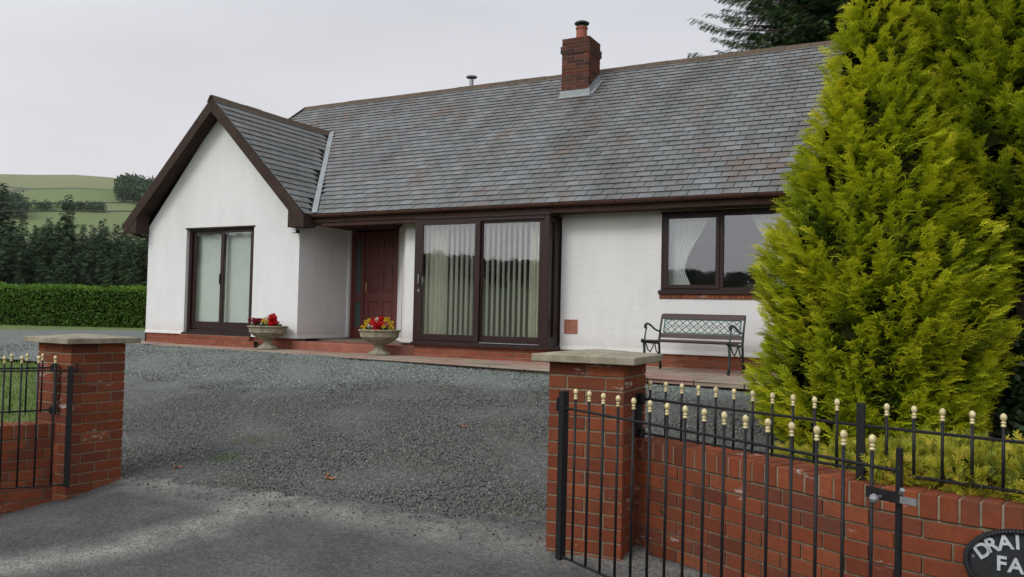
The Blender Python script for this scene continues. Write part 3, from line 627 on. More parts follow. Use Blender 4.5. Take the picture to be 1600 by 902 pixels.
# bargeboards and soffit of the wing gable
b = MB()
bw = .27
def barge(x0, z0, x1, z1):
    b = MB()
    P = [(x0, g0 - .03, z0 + .0), (x1, g0 - .03, z1 + .0)]; dz = bw
    b.hexa([(x0, g0 - .03, z0 - dz), (x1, g0 - .03, z1 - dz), (x1, g0 - .0, z1 - dz), (x0, g0, z0 - dz), (x0, g0 - .03, z0), (x1, g0 - .03, z1), (x1, g0, z1), (x0, g0, z0)]); b.build('bargeboard', M['barge'], house, bevel=.004)
barge(-2.055, wr + .0, .36, 2.245); barge(-4.47, 2.245, -2.055, wr + .0)
b = MB()    # underside boards between bargeboard and wall
for sx in (1, -1):
    xe = -2.055 + sx * 2.40
    P = [(-2.055, g0, wr - .20), (xe, g0, 2.26 - .20), (xe, .02, 2.26 - .20), (-2.055, .02, wr - .20)]
    if sx < 0: P = P[::-1]
    b.add([(*p[:2], p[2]) for p in P] + [(p[0], p[1], p[2] + .02) for p in P], [(3, 2, 1, 0), (4, 5, 6, 7), (0, 1, 5, 4), (1, 2, 6, 5), (2, 3, 7, 6), (3, 0, 4, 7)])
# boxed ends of the eaves at the gable foot
for x0, x1 in ((-.005, .375), (-4.485, -4.105)):
    inner, outer = (x0, x1) if x0 > -1 else (x1, x0)
    P = [(inner, 2.02), (outer, 2.03), (outer, 2.235), (inner, 2.235 + .30)]
    F = [(p[0], g0 - .022, p[1]) for p in P]; K = [(p[0], -.0 - .002, p[1]) for p in P]
    if x0 > -1: P_ = F + K; b.add(P_, [(0, 1, 2, 3), (7, 6, 5, 4), (0, 4, 5, 1), (1, 5, 6, 2), (2, 6, 7, 3), (3, 7, 4, 0)])
    else: P_ = F + K; b.add(P_, [(3, 2, 1, 0), (4, 5, 6, 7), (1, 5, 4, 0), (2, 6, 5, 1), (3, 7, 6, 2), (0, 4, 7, 3)])
b.build('gable_soffit', M['barge'], house)
# main eaves: fascia, soffit, gutter with brackets
b = MB(); b.box(.02, RR - .05, -.078, -.056, 2.115, 2.262); b.box(.02, RR - .05, -.056, D, 2.125, 2.14); b.box(.03, 2.3, D + .001, 1.42, 2.128, 2.142)
b.box(XL - .36, XL - .34, 0, 8.6, 2.06, 2.235); b.box(XL - .34, XL - .002, 0, 8.6, 2.06, 2.075)
b.build('fascia', M['fascia'], house, bevel=.003)
b = MB(); b.box(.55, 2.66, -.052, -.02, 2.045, 2.124); b.build('porch_beam', M['fascia'], house, bevel=.004)
def gutter(b, a, c, side, r=.056):
    a, c = Vector(a), Vector(c); side = Vector(side); up = Vector((0, 0, 1)); n = 8; V1 = []; V2 = []
    for rr in (r, r - .005):
        for P in (a, c):
            for k in range(n + 1):
                t = math.pi * k / n; V1.append(P + side * (r - math.cos(t) * rr) - up * math.sin(t) * rr)
    m_ = n + 1; F = []
    for k in range(n):
        F.append((k, k + 1, m_ + k + 1, m_ + k)); F.append((2 * m_ + k, 3 * m_ + k, 3 * m_ + k + 1, 2 * m_ + k + 1))
    F += [(0, m_, 3 * m_, 2 * m_), (n, 2 * m_ + n, 3 * m_ + n, m_ + n)]
    for k in range(n): F += [(k, 2 * m_ + k, 2 * m_ + k + 1, k + 1), (m_ + k, m_ + k + 1, 3 * m_ + k + 1, 3 * m_ + k)]
    b.add(V1, F)
b = MB(); gutter(b, (.30, -.079, 2.252), (RR, -.079, 2.262), (0, -1, 0)); b.build('gutter', M['gutter'], house); b = MB(); gutter(b, (XL - .361, -.28, 2.235), (XL - .361, 8.6, 2.235), (-1, 0, 0)); b.build('gutter', M['gutter'], house)
for x in np.arange(1.15, RR, 1.02):
    b = MB()
    for k in range(6):
        t0, t1 = math.pi * k / 6, math.pi * (k + 1) / 6; rr = .0595
        f = lambda t: Vector((x, -.079 - .056 + math.cos(t) * rr, 2.257 - math.sin(t) * rr)); b.bar(f(t0), f(t1), .028, .006, up=(1, 0, 0))
    b.build('gutter_bracket', M['frame'], house)
b = MB(); b.tube([(XL - .40, -.20, 2.19), (XL - .40, -.19, 2.10), (XL - .30, -.10, 2.02), (XL - .07, -.05 + .1, 1.96), (XL - .045, .06, 1.85), (XL - .045, .06, -.2)], .03, 10); b.build('downpipe', M['gutter'], house, smooth=True)

# ---- chimney, sub-part of the roof
# ---- chimney, sub-part of the roof
cw = .60; cm = Vector((3.90, 3.92, 4.84))
pb = MB(); pier_bricks(pb, cw, 0, 18); pb.v = [tuple(Vector(v) + cm) for v in pb.v]
b2 = MB(); pier_bricks(b2, cw + .05, 0, 2); k0 = len(pb.v); zt = 4.84 + 18 * .075
pb.v += [tuple(Vector(v) + Vector((cm.x, cm.y, zt - .31))) for v in b2.v]; pb.f += [tuple(i + k0 for i in f) for f in b2.f]; pb.m += b2.m
ch = pb.build('chimney', [M['brick_old'], M['mortar_old']], rfo, bevel=.002)
b = MB(); b.lathe([(.11, 0), (.125, .05), (.115, .06), (.11, .25), (.125, .26), (.125, .30), (.10, .30), (.10, .1)], (cm.x, cm.y, zt + .0), 20); b.build('chimney_pot', M['terracotta'], rfo, smooth=False)
b = MB(); b.lathe([(.04, 0), (.075, .02), (.075, .05), (.15, .075), (.155, .10), (.10, .13), (.02, .14)], (cm.x, cm.y, zt + .29), 20); b.build('cowl', M['dark_green_iron'], rfo)
b = MB(); yf = cm.y - cw / 2; zf = ER + (yf + .078) * TP
b.box(cm.x - .33, cm.x + .33, yf - .012, yf - .003, zf - .05, zf + .14)
sp = [(cm.x - .34, yf - .07), (cm.x + .34, yf - .07), (cm.x + .36, yf + .0), (cm.x - .36, yf + .0)]; hz = lambda x, y, o=0: (x, y, ER + (y + .078) * TP + .03 + o)
b.hexa([hz(*p) for p in sp] + [hz(*p, .008) for p in sp])
for i in range(6):
    y0 = yf + i * .095; z0 = ER + (y0 + .078) * TP
    b.box(cm.x + cw / 2 + .003, cm.x + cw / 2 + .012, y0, y0 + .10, z0 - .02, z0 + .20); b.box(cm.x - cw / 2 - .012, cm.x - cw / 2 - .003, y0, y0 + .10, z0 - .02, z0 + .20)
    b.hexa([hz(cm.x + cw / 2, y0), hz(cm.x + cw / 2 + .10, y0), hz(cm.x + cw / 2 + .10, y0 + .1), hz(cm.x + cw / 2, y0 + .1), hz(cm.x + cw / 2, y0, .008), hz(cm.x + cw / 2 + .10, y0, .008), hz(cm.x + cw / 2 + .10, y0 + .1, .008), hz(cm.x + cw / 2, y0 + .1, .008)])
b.build('flashing', M['lead'], rfo)
b = MB(); b.tube([(.42, 5.35, 4.9), (.42, 5.35, 6.17)], .05, 12); b.lathe([(.05, 0), (.13, .02), (.135, .05), (.06, .07), (.02, .075)], (.42, 5.35, 6.20), 16); b.lathe([(.03, 0), (.03, .06)], (.42, 5.35, 6.16), 10); b.build('flue', M['steel'], rfo)

# ---- joinery helpers: everything in the plane y, seen from -y
def frame_rect(b, x0, x1, z0, z1, w, y, d, wb=None, wt=None):
    wb = wb or w; wt = wt or w
    b.box(x0, x0 + w, y, y + d, z0, z1); b.box(x1 - w, x1, y, y + d, z0, z1); b.box(x0 + w, x1 - w, y + .001, y + d - .001, z0, z0 + wb); b.box(x0 + w, x1 - w, y + .001, y + d - .001, z1 - wt, z1)
def pane(x0, x1, z0, z1, y, parent, mat='glass'):
    b = MB(); b.box(x0, x1, y, y + .004, z0, z1); return b.build('pane', M[mat], parent)
def curtain(name, mat, x0, x1, z0, z1, y, parent, n=14, amp=.03, shape=None, label=None):
    """pleated cloth; shape(u, t) gives x for u across and t down"""
    b = MB(); nx = n * 8; nz_ = 14; vs = []
    for j in range(nz_ + 1):
        t = j / nz_
        for i in range(nx + 1):
            u = i / nx; x = shape(u, t) if shape else x0 + u * (x1 - x0)
            vs.append((x, y + amp * math.sin(u * n * 2 * math.pi + .5 * math.sin(t * 3)) * (.6 + .4 * t), z1 + (z0 - z1) * t))
    fs = [(j * (nx + 1) + i, j * (nx + 1) + i + 1, (j + 1) * (nx + 1) + i + 1, (j + 1) * (nx + 1) + i) for j in range(nz_) for i in range(nx)]
    b.add(vs, fs); o = b.build(name, M[mat], parent, smooth=True); s_ = o.modifiers.new('cloth', 'SOLIDIFY'); s_.thickness = .002; return o

# ---- patio door of the wing
pd = MB(); x0, x1, z0, z1 = -2.985, -1.145, .0, 2.12; y = .07
frame_rect(pd, x0, x1, z0, z1, .075, y, .09, .09, .06)
pd.box(x0 - .02, x1 + .02, -.045, y + .09, -.018, .028)                # sill
pd.box(x0 - .03, x1 + .03, -.012, .07, 2.095, 2.125)                   # drip over the head
pdo = pd.build('patio_door', M['frame'], house, bevel=.004)
for (a, c, yy) in ((x0 + .075, -2.02, y + .045), (-2.10, x1 - .075, y + .008)):
    s_ = MB(); frame_rect(s_, a, c, .10, 2.055, .085, yy, .035, .15, .04); s_.build('sash', M['frame'], pdo, bevel=.003)
    pane(a + .08, c - .08, .24, 2.02, yy + .014, pdo)
b = MB(); b.box(x0 + .05, x1 - .05, y + .16, y + .165, .06, 2.08); b.build('blind', M['whiteblind'], pdo)
b = MB(); b.bar((-2.095, y + .0, 1.0), (-2.095, y + .0, 1.2), .02, .025); b.build('handle', M['frame'], pdo)

# ---- box bay with big sliding door and vertical blinds
bx0, bx1 = 2.66, 5.165; y = B; zt_ = 2.085
pd = MB(); frame_rect(pd, bx0, bx1, .0, zt_, .09, y, .11, .07, .06)
pd.box(bx0 - .005, bx1 + .045, y - .055, y + .12, -.02, .03); pd.box(bx1 - .06, bx1 + .045, y + .12, D - .002, -.02, .03)
pd.box(bx0 - .0, bx1 + .02, y - .02, y + .11, zt_, 2.118)
# return of the bay on the right: corner post, narrow light, wall post
pd.box(bx1 - .07, bx1, y + .22 + .0, D, .03, zt_); pd.box(bx1 - .07, bx1, y + .11, y + .22, .03, .18); pd.box(bx1 - .07, bx1, y + .11, y + .22, 1.98, zt_)
pd.box(bx0, bx0 + .07, y + .11, D, .0, zt_); pd.box(bx0, bx1, y + .11, D + .02, zt_ - .04, zt_)
bay = pd.build('sliding_door', M['frame'], house, bevel=.004)
for (a, c, yy) in ((bx0 + .075, 3.935, y - .012), (3.87, bx1 - .09, y + .035)):
    s_ = MB(); frame_rect(s_, a, c, .07, 2.03, .095, yy, .045, .10, .045); s_.build('sash', M['frame'], bay, bevel=.003); pane(a + .09, c - .09, .16, 1.99, yy + .018, bay)
b = MB(); b.box(3.96, 5.02, y - .016, y - .004, .052, .064); b.build('track', M['steel'], bay)
b = MB(); b.box(bx1 - .036, bx1 - .032, y + .11, y + .22, .18, 1.98); b.build('pane', M['glass'], bay)
b = MB(); hx = bx0 + .125
b.tube([(hx - .02, y - .02, 1.16), (hx, y - .055, 1.15), (hx + .005, y - .062, 1.08), (hx, y - .055, 1.01), (hx - .02, y - .02, 1.0)], .010, 8)
b.tube([(hx + .05, y - .02, 1.12), (hx + .08, y - .045, 1.10), (hx + .085, y - .05, 1.05), (hx + .08, y - .045, 1.0), (hx + .05, y - .02, .98)], .008, 8); b.box(hx - .03, hx - .005, y - .02, y - .011, .87, .92); b.build('handle', M['steel'], bay)
b = MB(); xx = bx0 + .16; k = 0       # slats of the vertical blind, turned half open
while xx < bx1 - .12:
    a = R(90 + random.uniform(-4, 4)); c_, s_ = math.cos(a) * .045, math.sin(a) * .045
    b.obox((xx - c_, y + .15 - s_, .10), (2 * c_, 2 * s_, 0), (-.001, .001, 0), (0, 0, 1.93)); xx += .098; k += 1
b.build('vertical_blind', M['blind'], bay)
curtain('curtain', 'curtain', bx0 + .1, bx0 + .5, .05, 2.02, y + .26, bay, 7, .03); curtain('curtain', 'curtain', 4.72, bx1 - .08, .05, 2.02, y + .26, bay, 7, .03)

# ---- casement window
x0, x1, z0, z1 = 6.825, 8.93, .921, 2.088; y = D + .03
wd = MB(); frame_rect(wd, x0, x1, z0, z1, .06, y, .07); wd.box(7.675, 7.745, y, y + .07, z0 + .06, z1 - .06)
wd.box(x0 - .03, x1 + .03, D - .04, y + .07, z0 - .045, z0 + .012); wd.box(x0 - .01, x1 + .01, D - .02, y, z1 - .005, z1 + .02)
wo_ = wd.build('window', M['frame'], house, bevel=.004)
s_ = MB(); frame_rect(s_, x0 + .045, 7.69, z0 + .04, z1 - .03, .055, y - .018, .03); s_.build('sash', M['frame'], wo_, bevel=.003)
pane(x0 + .09, 7.65, z0 + .08, z1 - .07, y + .0, wo_); pane(7.745, x1 - .06, z0 + .06, z1 - .06, y + .03, wo_)
def tied(side, xa, wtop, wtie):
    def f(u, t):
        k = (1 - t) * wtop + t * wtie if t < .74 else wtie + (t - .74) * .6 * wtop
        k = wtop - (wtop - wtie) * math.sin(min(t / .74, 1) * math.pi / 2) ** 1.6 if t < .74 else wtie + (t - .74) * .55
        return xa + side * u * k
    return f
curtain('curtain', 'net', 0, 0, z0 - .0, z1 - .04, y + .16, wo_, 9, .022, tied(1, x0 + .05, .60, .26)); curtain('curtain', 'net', 0, 0, z0, z1 - .04, y + .16, wo_, 9, .022, tied(-1, x1 - .10, .72, .32))
b = MB(); xx = x0 - .015
while xx < x1: b.obox((xx, D - .016 + random.uniform(-.001, .001), .808), (.062, 0, 0), (0, .10, 0), (0, 0, .066)); xx += .073
b.box(x0 - .013, x1, D - .010, D + .08, .806, .875, 1); b.build('brick_sill', [M['brick'], M['mortar']], wo_, bevel=.002)

# ---- front door with sidelight, in the porch
x0, x1, y = .045, 1.235, 1.46
fd = MB(); frame_rect(fd, x0, x1, -.05, 2.10, .05, y, .09, .05, .05); fd.box(.335, .375, y, y + .08, 0, 2.05)
# sidelight panel
fd.box(x0 + .05, .335, y + .02, y + .06, 0, .22); fd.box(x0 + .05, .335, y + .02, y + .06, .72, .86); fd.box(x0 + .05, .335, y + .02, y + .06, 1.96, 2.05); fd.box(x0 + .05, x0 + .10, y + .021, y + .059, .22, 1.96); fd.box(.285, .335, y + .021, y + .059, .22, 1.96)
dr = fd.build('front_door', M['door'], house, bevel=.003)
pane(x0 + .1, .285, .22, .72, y + .04, dr, 'frosted'); pane(x0 + .1, .285, .86, 1.96, y + .04, dr, 'frosted')
lf = MB(); a, c = .378, 1.183; lf.box(a, c, y + .035, y + .07, .0, 2.045)
mid = (a + c) / 2
for u0, u1 in ((a, a + .10), (mid - .05, mid + .05), (c - .10, c)): lf.box(u0, u1, y + .018, y + .036, .0, 2.045)
for w0, w1 in ((.0, .20), (.72, .90), (1.46, 1.56), (1.92, 2.045)): lf.box(a + .001, c - .001, y + .020, y + .036, w0, w1)
for u0, u1 in ((a + .10, mid - .05), (mid + .05, c - .10)):
    for w0, w1 in ((.20, .72), (.90, 1.46), (1.56, 1.92)): lf.box(u0 + .035, u1 - .035, y + .024, y + .036, w0 + .035, w1 - .035)
lf.build('door_leaf', M['door'], dr, bevel=.006)
b = MB(); b.box(.405, .435, y + .008, y + .019, .92, 1.10); b.tube([(.42, y + .01, 1.05), (.42, y - .035, 1.05), (.50, y - .035, 1.045)], .009, 8); b.build('handle', M['brass'], dr)
# ---- air vent, security light
b = MB(); b.box(5.265, 5.485, D - .008, D + .01, .245, .46, 1)
for k in range(9): u = 5.265 + k * .0265; b.box(u, u + .0125, D - .016, D - .002, .245, .46); w = .245 + k * .026; b.box(5.266, 5.484, D - .0155, D - .003, w, w + .0115)
b.build('air_vent', [M['vent'], M['ventdark']], house)
b = MB(); b.box(-.03, .03, -.06, -.002, 2.08, 2.14); b.bar((0, -.05, 2.10), (.0, -.10, 2.02), .02, .02); b.box(-.055, .055, -.15, -.06, 1.93, 2.01); sl_ = b.build('security_light', M['blackplastic'], house, bevel=.004)
b = MB(); b.box(-.045, .045, -.156, -.151, 1.94, 2.0); b.build('lens', M['lamp_glass'], sl_)

# ================================================================ GATE PIERS, WALLS
def pier(loc, rz, z0, label):
    e_ = empty('gate_pier', (loc[0], loc[1], z0), rz); tag(e_, label, 'gate pier', 'brick gate piers either side of the drive')
    b = MB(); pier_bricks(b, .44, 0, 17); b.build('pier_shaft', [M['brick'], M['mortar']], e_, bevel=.0025)
    zt = 17 * .075 + .006; w = .30; b = MB()
    b.hexa([(-w, -w, zt), (w, -w, zt), (w, w, zt), (-w, w, zt), (-w, -w, zt + .042), (w, -w, zt + .042), (w, w, zt + .042), (-w, w, zt + .042)])
    b.v = b.v[:]; b2 = MB(); n = 9; vs = []
    for j in range(n + 1):
        for i in range(n + 1):
            u, v = -w + 2 * w * i / n, -w + 2 * w * j / n; h = .042 + .028 * (1 - max(abs(u), abs(v)) / w) + (0 if i in (0, n) or j in (0, n) else random.uniform(-.002, .002))
            vs.append((u, v, zt + h))
    b = MB(); fs = [(j * (n + 1) + i, j * (n + 1) + i + 1, (j + 1) * (n + 1) + i + 1, (j + 1) * (n + 1) + i) for j in range(n) for i in range(n)]
    b.add(vs, fs); nb = len(b.v); rim = [i for i in range(n + 1)] + [(j) * (n + 1) + n for j in range(1, n + 1)] + [n * (n + 1) + i for i in range(n - 1, -1, -1)] + [j * (n + 1) for j in range(n - 1, 0, -1)]
    b.v += [(vs[r][0], vs[r][1], zt) for r in rim]; L = len(rim); b.f += [(nb + i, nb + (i + 1) % L, rim[(i + 1) % L], rim[i]) for i in range(L)] + [tuple(nb + i for i in reversed(range(L)))]; b.m += [0] * (L + 1)
    b.build('cap_stone', M['coping'], e_, bevel=.004); return e_
# right pier: near corner (9.07,-7.40), left corner (8.66,-7.515)
def pier_at(near, ang, z0, label):
    """near = front right corner; ang = direction of the front face from left to right"""
    u = Vector((math.cos(ang), math.sin(ang))); n = Vector((-u.y, u.x)); c = Vector(near) - u * .22 + n * .22; return pier(c, ang, z0, label)
# front faces in plan
ZR = .30 - .048 - 17 * .075; ZL = .27 - .048 - 17 * .075
pr_ = pier_at((9.065, -7.40), R(2.9), ZR, 'red brick gate pier on the right of the drive, beside the curved wall')
pl_ = pier_at((4.890, -7.318), R(86), ZL, 'red brick gate pier on the left of the drive, in front of the gabled wing')

def garden_wall(name, pts, ztop, courses, label, start=0):
    e_ = empty(name, (pts[0][0], pts[0][1], ztop)); tag(e_, label, 'wall', 'low brick garden walls')
    pts = smooth_line(pts); rel = [(p[0] - pts[0][0], p[1] - pts[0][1]) for p in pts]; zc = -.1025 - .012; z0 = zc - courses * .075 - .0
    b = MB(); brick_run(b, rel, z0, courses, start=start); core_run(b, rel, z0, zc + .012, .010, .212)
    back = []
    for i, p in enumerate(rel):
        a, c = Vector(rel[max(i - 1, 0)]), Vector(rel[min(i + 1, len(rel) - 1)]); d = (c - a).normalized(); back.append((p[0] - d.y * .215, p[1] + d.x * .215))
    brick_run(b, back[::-1], z0, courses, depth=.09)
    b.build('brickwork', [M['brick'], M['mortar']], e_, bevel=.0025)
    b = MB(); P = [Vector((*p, 0)) for p in rel]; L = [0]
    for a, c in zip(P, P[1:]): L.append(L[-1] + (c - a).length)
    s = .0
    while s + .065 < L[-1]:
        for i in range(len(P) - 1):
            if s + .03 <= L[i + 1]: d = (P[i + 1] - P[i]).normalized(); p = P[i] + d * (s - L[i]); break
        n = Vector((-d.y, d.x, 0)); bbox(b, p - n * .004 + Vector((0, 0, -.1025 + random.uniform(-.002, .0015))), d, n, .066, .1025, .222); s += .076
    core_run(b, rel, -.1025, -.006, .002, .218); b.build('coping', [M['brick'], M['mortar']], e_, bevel=.004)
    return e_
rw = [(9.03, -7.115), (9.3, -7.245), (9.55, -7.372), (9.8, -7.505), (10.05, -7.64), (10.28, -7.755), (10.5, -7.85), (10.8, -7.92), (11.2, -7.98), (11.8, -8.03), (13.0, -8.08)]
garden_wall('brick_wall', rw, -.18, 12, 'low curved red brick wall with brick on edge coping, right of the drive')
lw = [(3.95, -9.45), (4.2, -8.87), (4.38, -8.45), (4.55, -8.06), (4.70, -7.70), (4.74, -7.60)]
garden_wall('brick_wall', lw, -.375, 12, 'low red brick wall behind the left gate, beside the lawn')

# ================================================================ IRONWORK
def finial(b, p, s=.80):
    b.lathe([(r * s * (.84 if z > .03 else .95), z * s) for r, z in [(.0085, 0), (.013, .004), (.0135, .010), (.009, .013), (.0085, .017), (.0125, .020), (.0125, .025), (.008, .028), (.0095, .031), (.0155, .037), (.0185, .046), (.0185, .053), (.0150, .062), (.008, .068), (.002, .070)]], p, 12)
def add_bar(parent, p, z0, z1, r=.0065):
    b = MB(); b.tube([(p[0], p[1], z0), (p[0], p[1], z1)], r, 8); o = b.build('bar', M['iron'], parent, smooth=True)
    f = MB(); finial(f, (p[0], p[1], z1 - .003)); f.build('finial', M['gold'], o, smooth=True); return o
def gate(hinge, end, zr, zb, label, endz, postz, n=17, dip=None, latch=True, hp=None):
    """hinge and end in plan; local x runs along the gate"""
    h = Vector((hinge[0], hinge[1])); e2 = Vector((end[0], end[1])); L = (e2 - h).length; rz = math.atan2(e2.y - h.y, e2.x - h.x)
    g = empty('gate', (h.x, h.y, zb), rz); tag(g, label, 'gate', 'black iron gates with brass coloured ball tops'); H = zr - zb
    for z in (H, 0): b = MB(); b.bar((0, 0, z), (L, 0, z), .012, .012); b.build('rail', M['iron'], g, bevel=.004)
    b = MB(); b.box(L - .009, L + .009, -.009, .009, -.03, endz - zb); b.build('end_post', M['iron'], g, bevel=.002)
    b = MB(); b.box(-.045 - .0, -.005, -.02, .02, -.015, postz - zb); b.tube([(-.02, 0, H + .0), (.03, 0, H)], .009, 8); b.tube([(-.03, 0, 0), (.03, 0, 0)], .009, 8)
    b.tube([(-.065, -.01, H - .02), (-.065, -.01, H + .05)], .008, 8); b.tube([(-.09, .0, H), (.0, .0, H)], .007, 8); b.lathe([(.016, -.02), (.016, .02)], (-.03, 0, 0), 10); b.build('hinge_post', M['iron'], g, bevel=.003)
    for k in range(n):
        x = .075 + (L - .175) * k / (n - 1); add_bar(g, (x, 0), .0, H + .055)
    if latch:
        b = MB(); zl = H - .088; b.box(L - .11, L + .015, -.020, -.010, zl - .016, zl + .020, 0); b.box(L + .015, L + .07, -.020, -.010, zl - .012, zl + .010, 1)
        b.tube([(L - .055, -.018, zl - .005), (L - .055, -.05, zl - .008)], .006, 8, 1); b.lathe([(.004, -.016), (.013, -.010), (.016, 0), (.013, .010), (.004, .016)], (L - .055, -.055, zl - .008), 10, 1); b.tube([(L + .02, -.02, zl + .02), (L + .03, -.03, zl + .035)], .008, 8, 1)
        b.build('latch', [M['iron'], M['steel']], g)
    return g
gate((8.872, -7.735), (10.48, -8.64), .037, -.73, 'black iron gate standing open before the curved wall, with a bolt latch at its end', .114, .125, 16).rotation_euler.y = .0065
gate((4.955, -7.85), (3.93, -9.39), .040, -.785, 'black iron gate standing open at the left edge, hung on the left pier', .12, .07, 17, latch=False)
def railing(pts, zr, zb, label, spacing, post_at=(), brackets=True, ph=.10, first=.06, skip=.04):
    e_ = empty('railing', (pts[0][0], pts[0][1], zb)); tag(e_, label, 'railing', 'black iron railings on the garden walls'); P = [Vector((p[0] - pts[0][0], p[1] - pts[0][1], 0)) for p in pts]; H = zr - zb
    for z in (H, 0):
        b = MB()
        for a, c in zip(P, P[1:]): b.bar(a + Vector((0, 0, z)), c + Vector((0, 0, z)), .012, .013)
        b.build('rail', M['iron'], e_, bevel=.003)
    L = [0]
    for a, c in zip(P, P[1:]): L.append(L[-1] + (c - a).length)
    s = first
    while s < L[-1]:
        if all(abs(s - L[k]) > skip for k in post_at):
            for i in range(len(P) - 1):
                if s <= L[i + 1]: p = P[i] + (P[i + 1] - P[i]).normalized() * (s - L[i]); add_bar(e_, p, -.01, H + .055); break
        s += spacing
    for k in post_at:
        b = MB(); p = P[k]; b.box(p.x - .018, p.x + .018, p.y - .018, p.y + .018, -.07, H + ph); b.build('post', M['iron'], e_, bevel=.003)
    if brackets:
        d = (P[1] - P[0]).normalized(); b = MB(); b.bar(-d * .035 + Vector((0, 0, -.03)), -d * .035 + Vector((0, 0, H + .03)), .045, .008, up=(d.x, d.y, 0))
        for z in (0, H): b.lathe([(.004, -.03), (.018, -.02), (.018, .02), (.004, .03)], tuple(-d * .01 + Vector((0, 0, z))), 10)
        b.build('bracket', M['iron'], e_)
    return e_
railing([(9.11, -7.19), (9.70, -7.445), (10.285, -7.695), (10.95, -7.88), (12.4, -8.03)], .058, -.135, 'black iron railing with ball topped bars above the curved wall on the right', .112, post_at=(2,), first=.045, skip=.05)
railing([(4.70, -7.80), (4.40, -8.48), (4.02, -9.38)], .045, -.27, 'black iron railing above the low wall at the left edge', .1, brackets=True)

# ================================================================ OVAL HOUSE SIGN
def oval_sign():
    e_ = empty('house_sign', (10.885, -7.942, -.405), R(-8)); tag(e_, 'dark oval house sign with rope edge and grey letters on the brick wall', 'sign')
    A_, B_ = .195, .135; b = MB(); n = 48; f0 = [(A_ * math.cos(2 * math.pi * k / n), 0, B_ * math.sin(2 * math.pi * k / n)) for k in range(n)]
    b.add([(x, -.012, z) for x, _, z in f0] + [(x, .012, z) for x, _, z in f0], [tuple(range(n)), tuple(range(2 * n - 1, n - 1, -1))] + [(k, n + k, n + (k + 1) % n, (k + 1) % n) for k in range(n)])
    b.build('plaque', M['signblack'], e_)
    b = MB(); k2 = 96; P = []
    for k in range(k2): a, c = 2 * math.pi * k / k2, 2 * math.pi * (k + .9) / k2; b.tube([(A_ * .985 * math.cos(a), -.014 + .003 * math.sin(0), B_ * .98 * math.sin(a) - .0), (A_ * .985 * math.cos(c), -.018, B_ * .98 * math.sin(c))], [.010, .013], 8)
    b.build('rope_edge', M['signblack'], e_)
    def letter(ch, x, z, rot, size):
        cu = bpy.data.curves.new('letter', 'FONT'); cu.body = ch; cu.size = size; cu.extrude = .003; cu.offset = .0018; cu.align_x = 'CENTER'; cu.align_y = 'CENTER'
        t_ = bpy.data.objects.new('letter', cu); COL.objects.link(t_); dg = bpy.context.evaluated_depsgraph_get(); me = bpy.data.meshes.new_from_object(t_.evaluated_get(dg)); bpy.data.objects.remove(t_)
        me.transform(Matrix.Translation((x, -.016, z)) @ Matrix.Rotation(rot, 4, 'Y') @ Matrix.Rotation(R(90), 4, 'X')); me.materials.clear(); me.materials.append(M['letter']); return me
    for ch, a in (('D', 154), ('R', 134), ('A', 113.5), ('I', 97)):
        ra = R(a); x, z = .150 * math.cos(ra), .092 * math.sin(ra); tilt = -math.atan2(.092 * math.cos(ra) / .150 * .150, .150 * math.sin(ra)) * .72
        o = bpy.data.objects.new('letter', letter(ch, x, z, -tilt * 1.0, .076)); COL.objects.link(o); o.parent = e_
    for ch, x in (('F', -.072), ('A', -.024)):
        o = bpy.data.objects.new('letter', letter(ch, x, .0, 0, .078)); COL.objects.link(o); o.parent = e_
    b = MB(); b.lathe([(.006, 0), (.004, .003)], (0, 0, 0), 10); b.v = [(v[0] - .168, -.012 - v[2], v[1] + .012) for v in b.v]; b.build('screw', M['steel'], e_)
oval_sign()

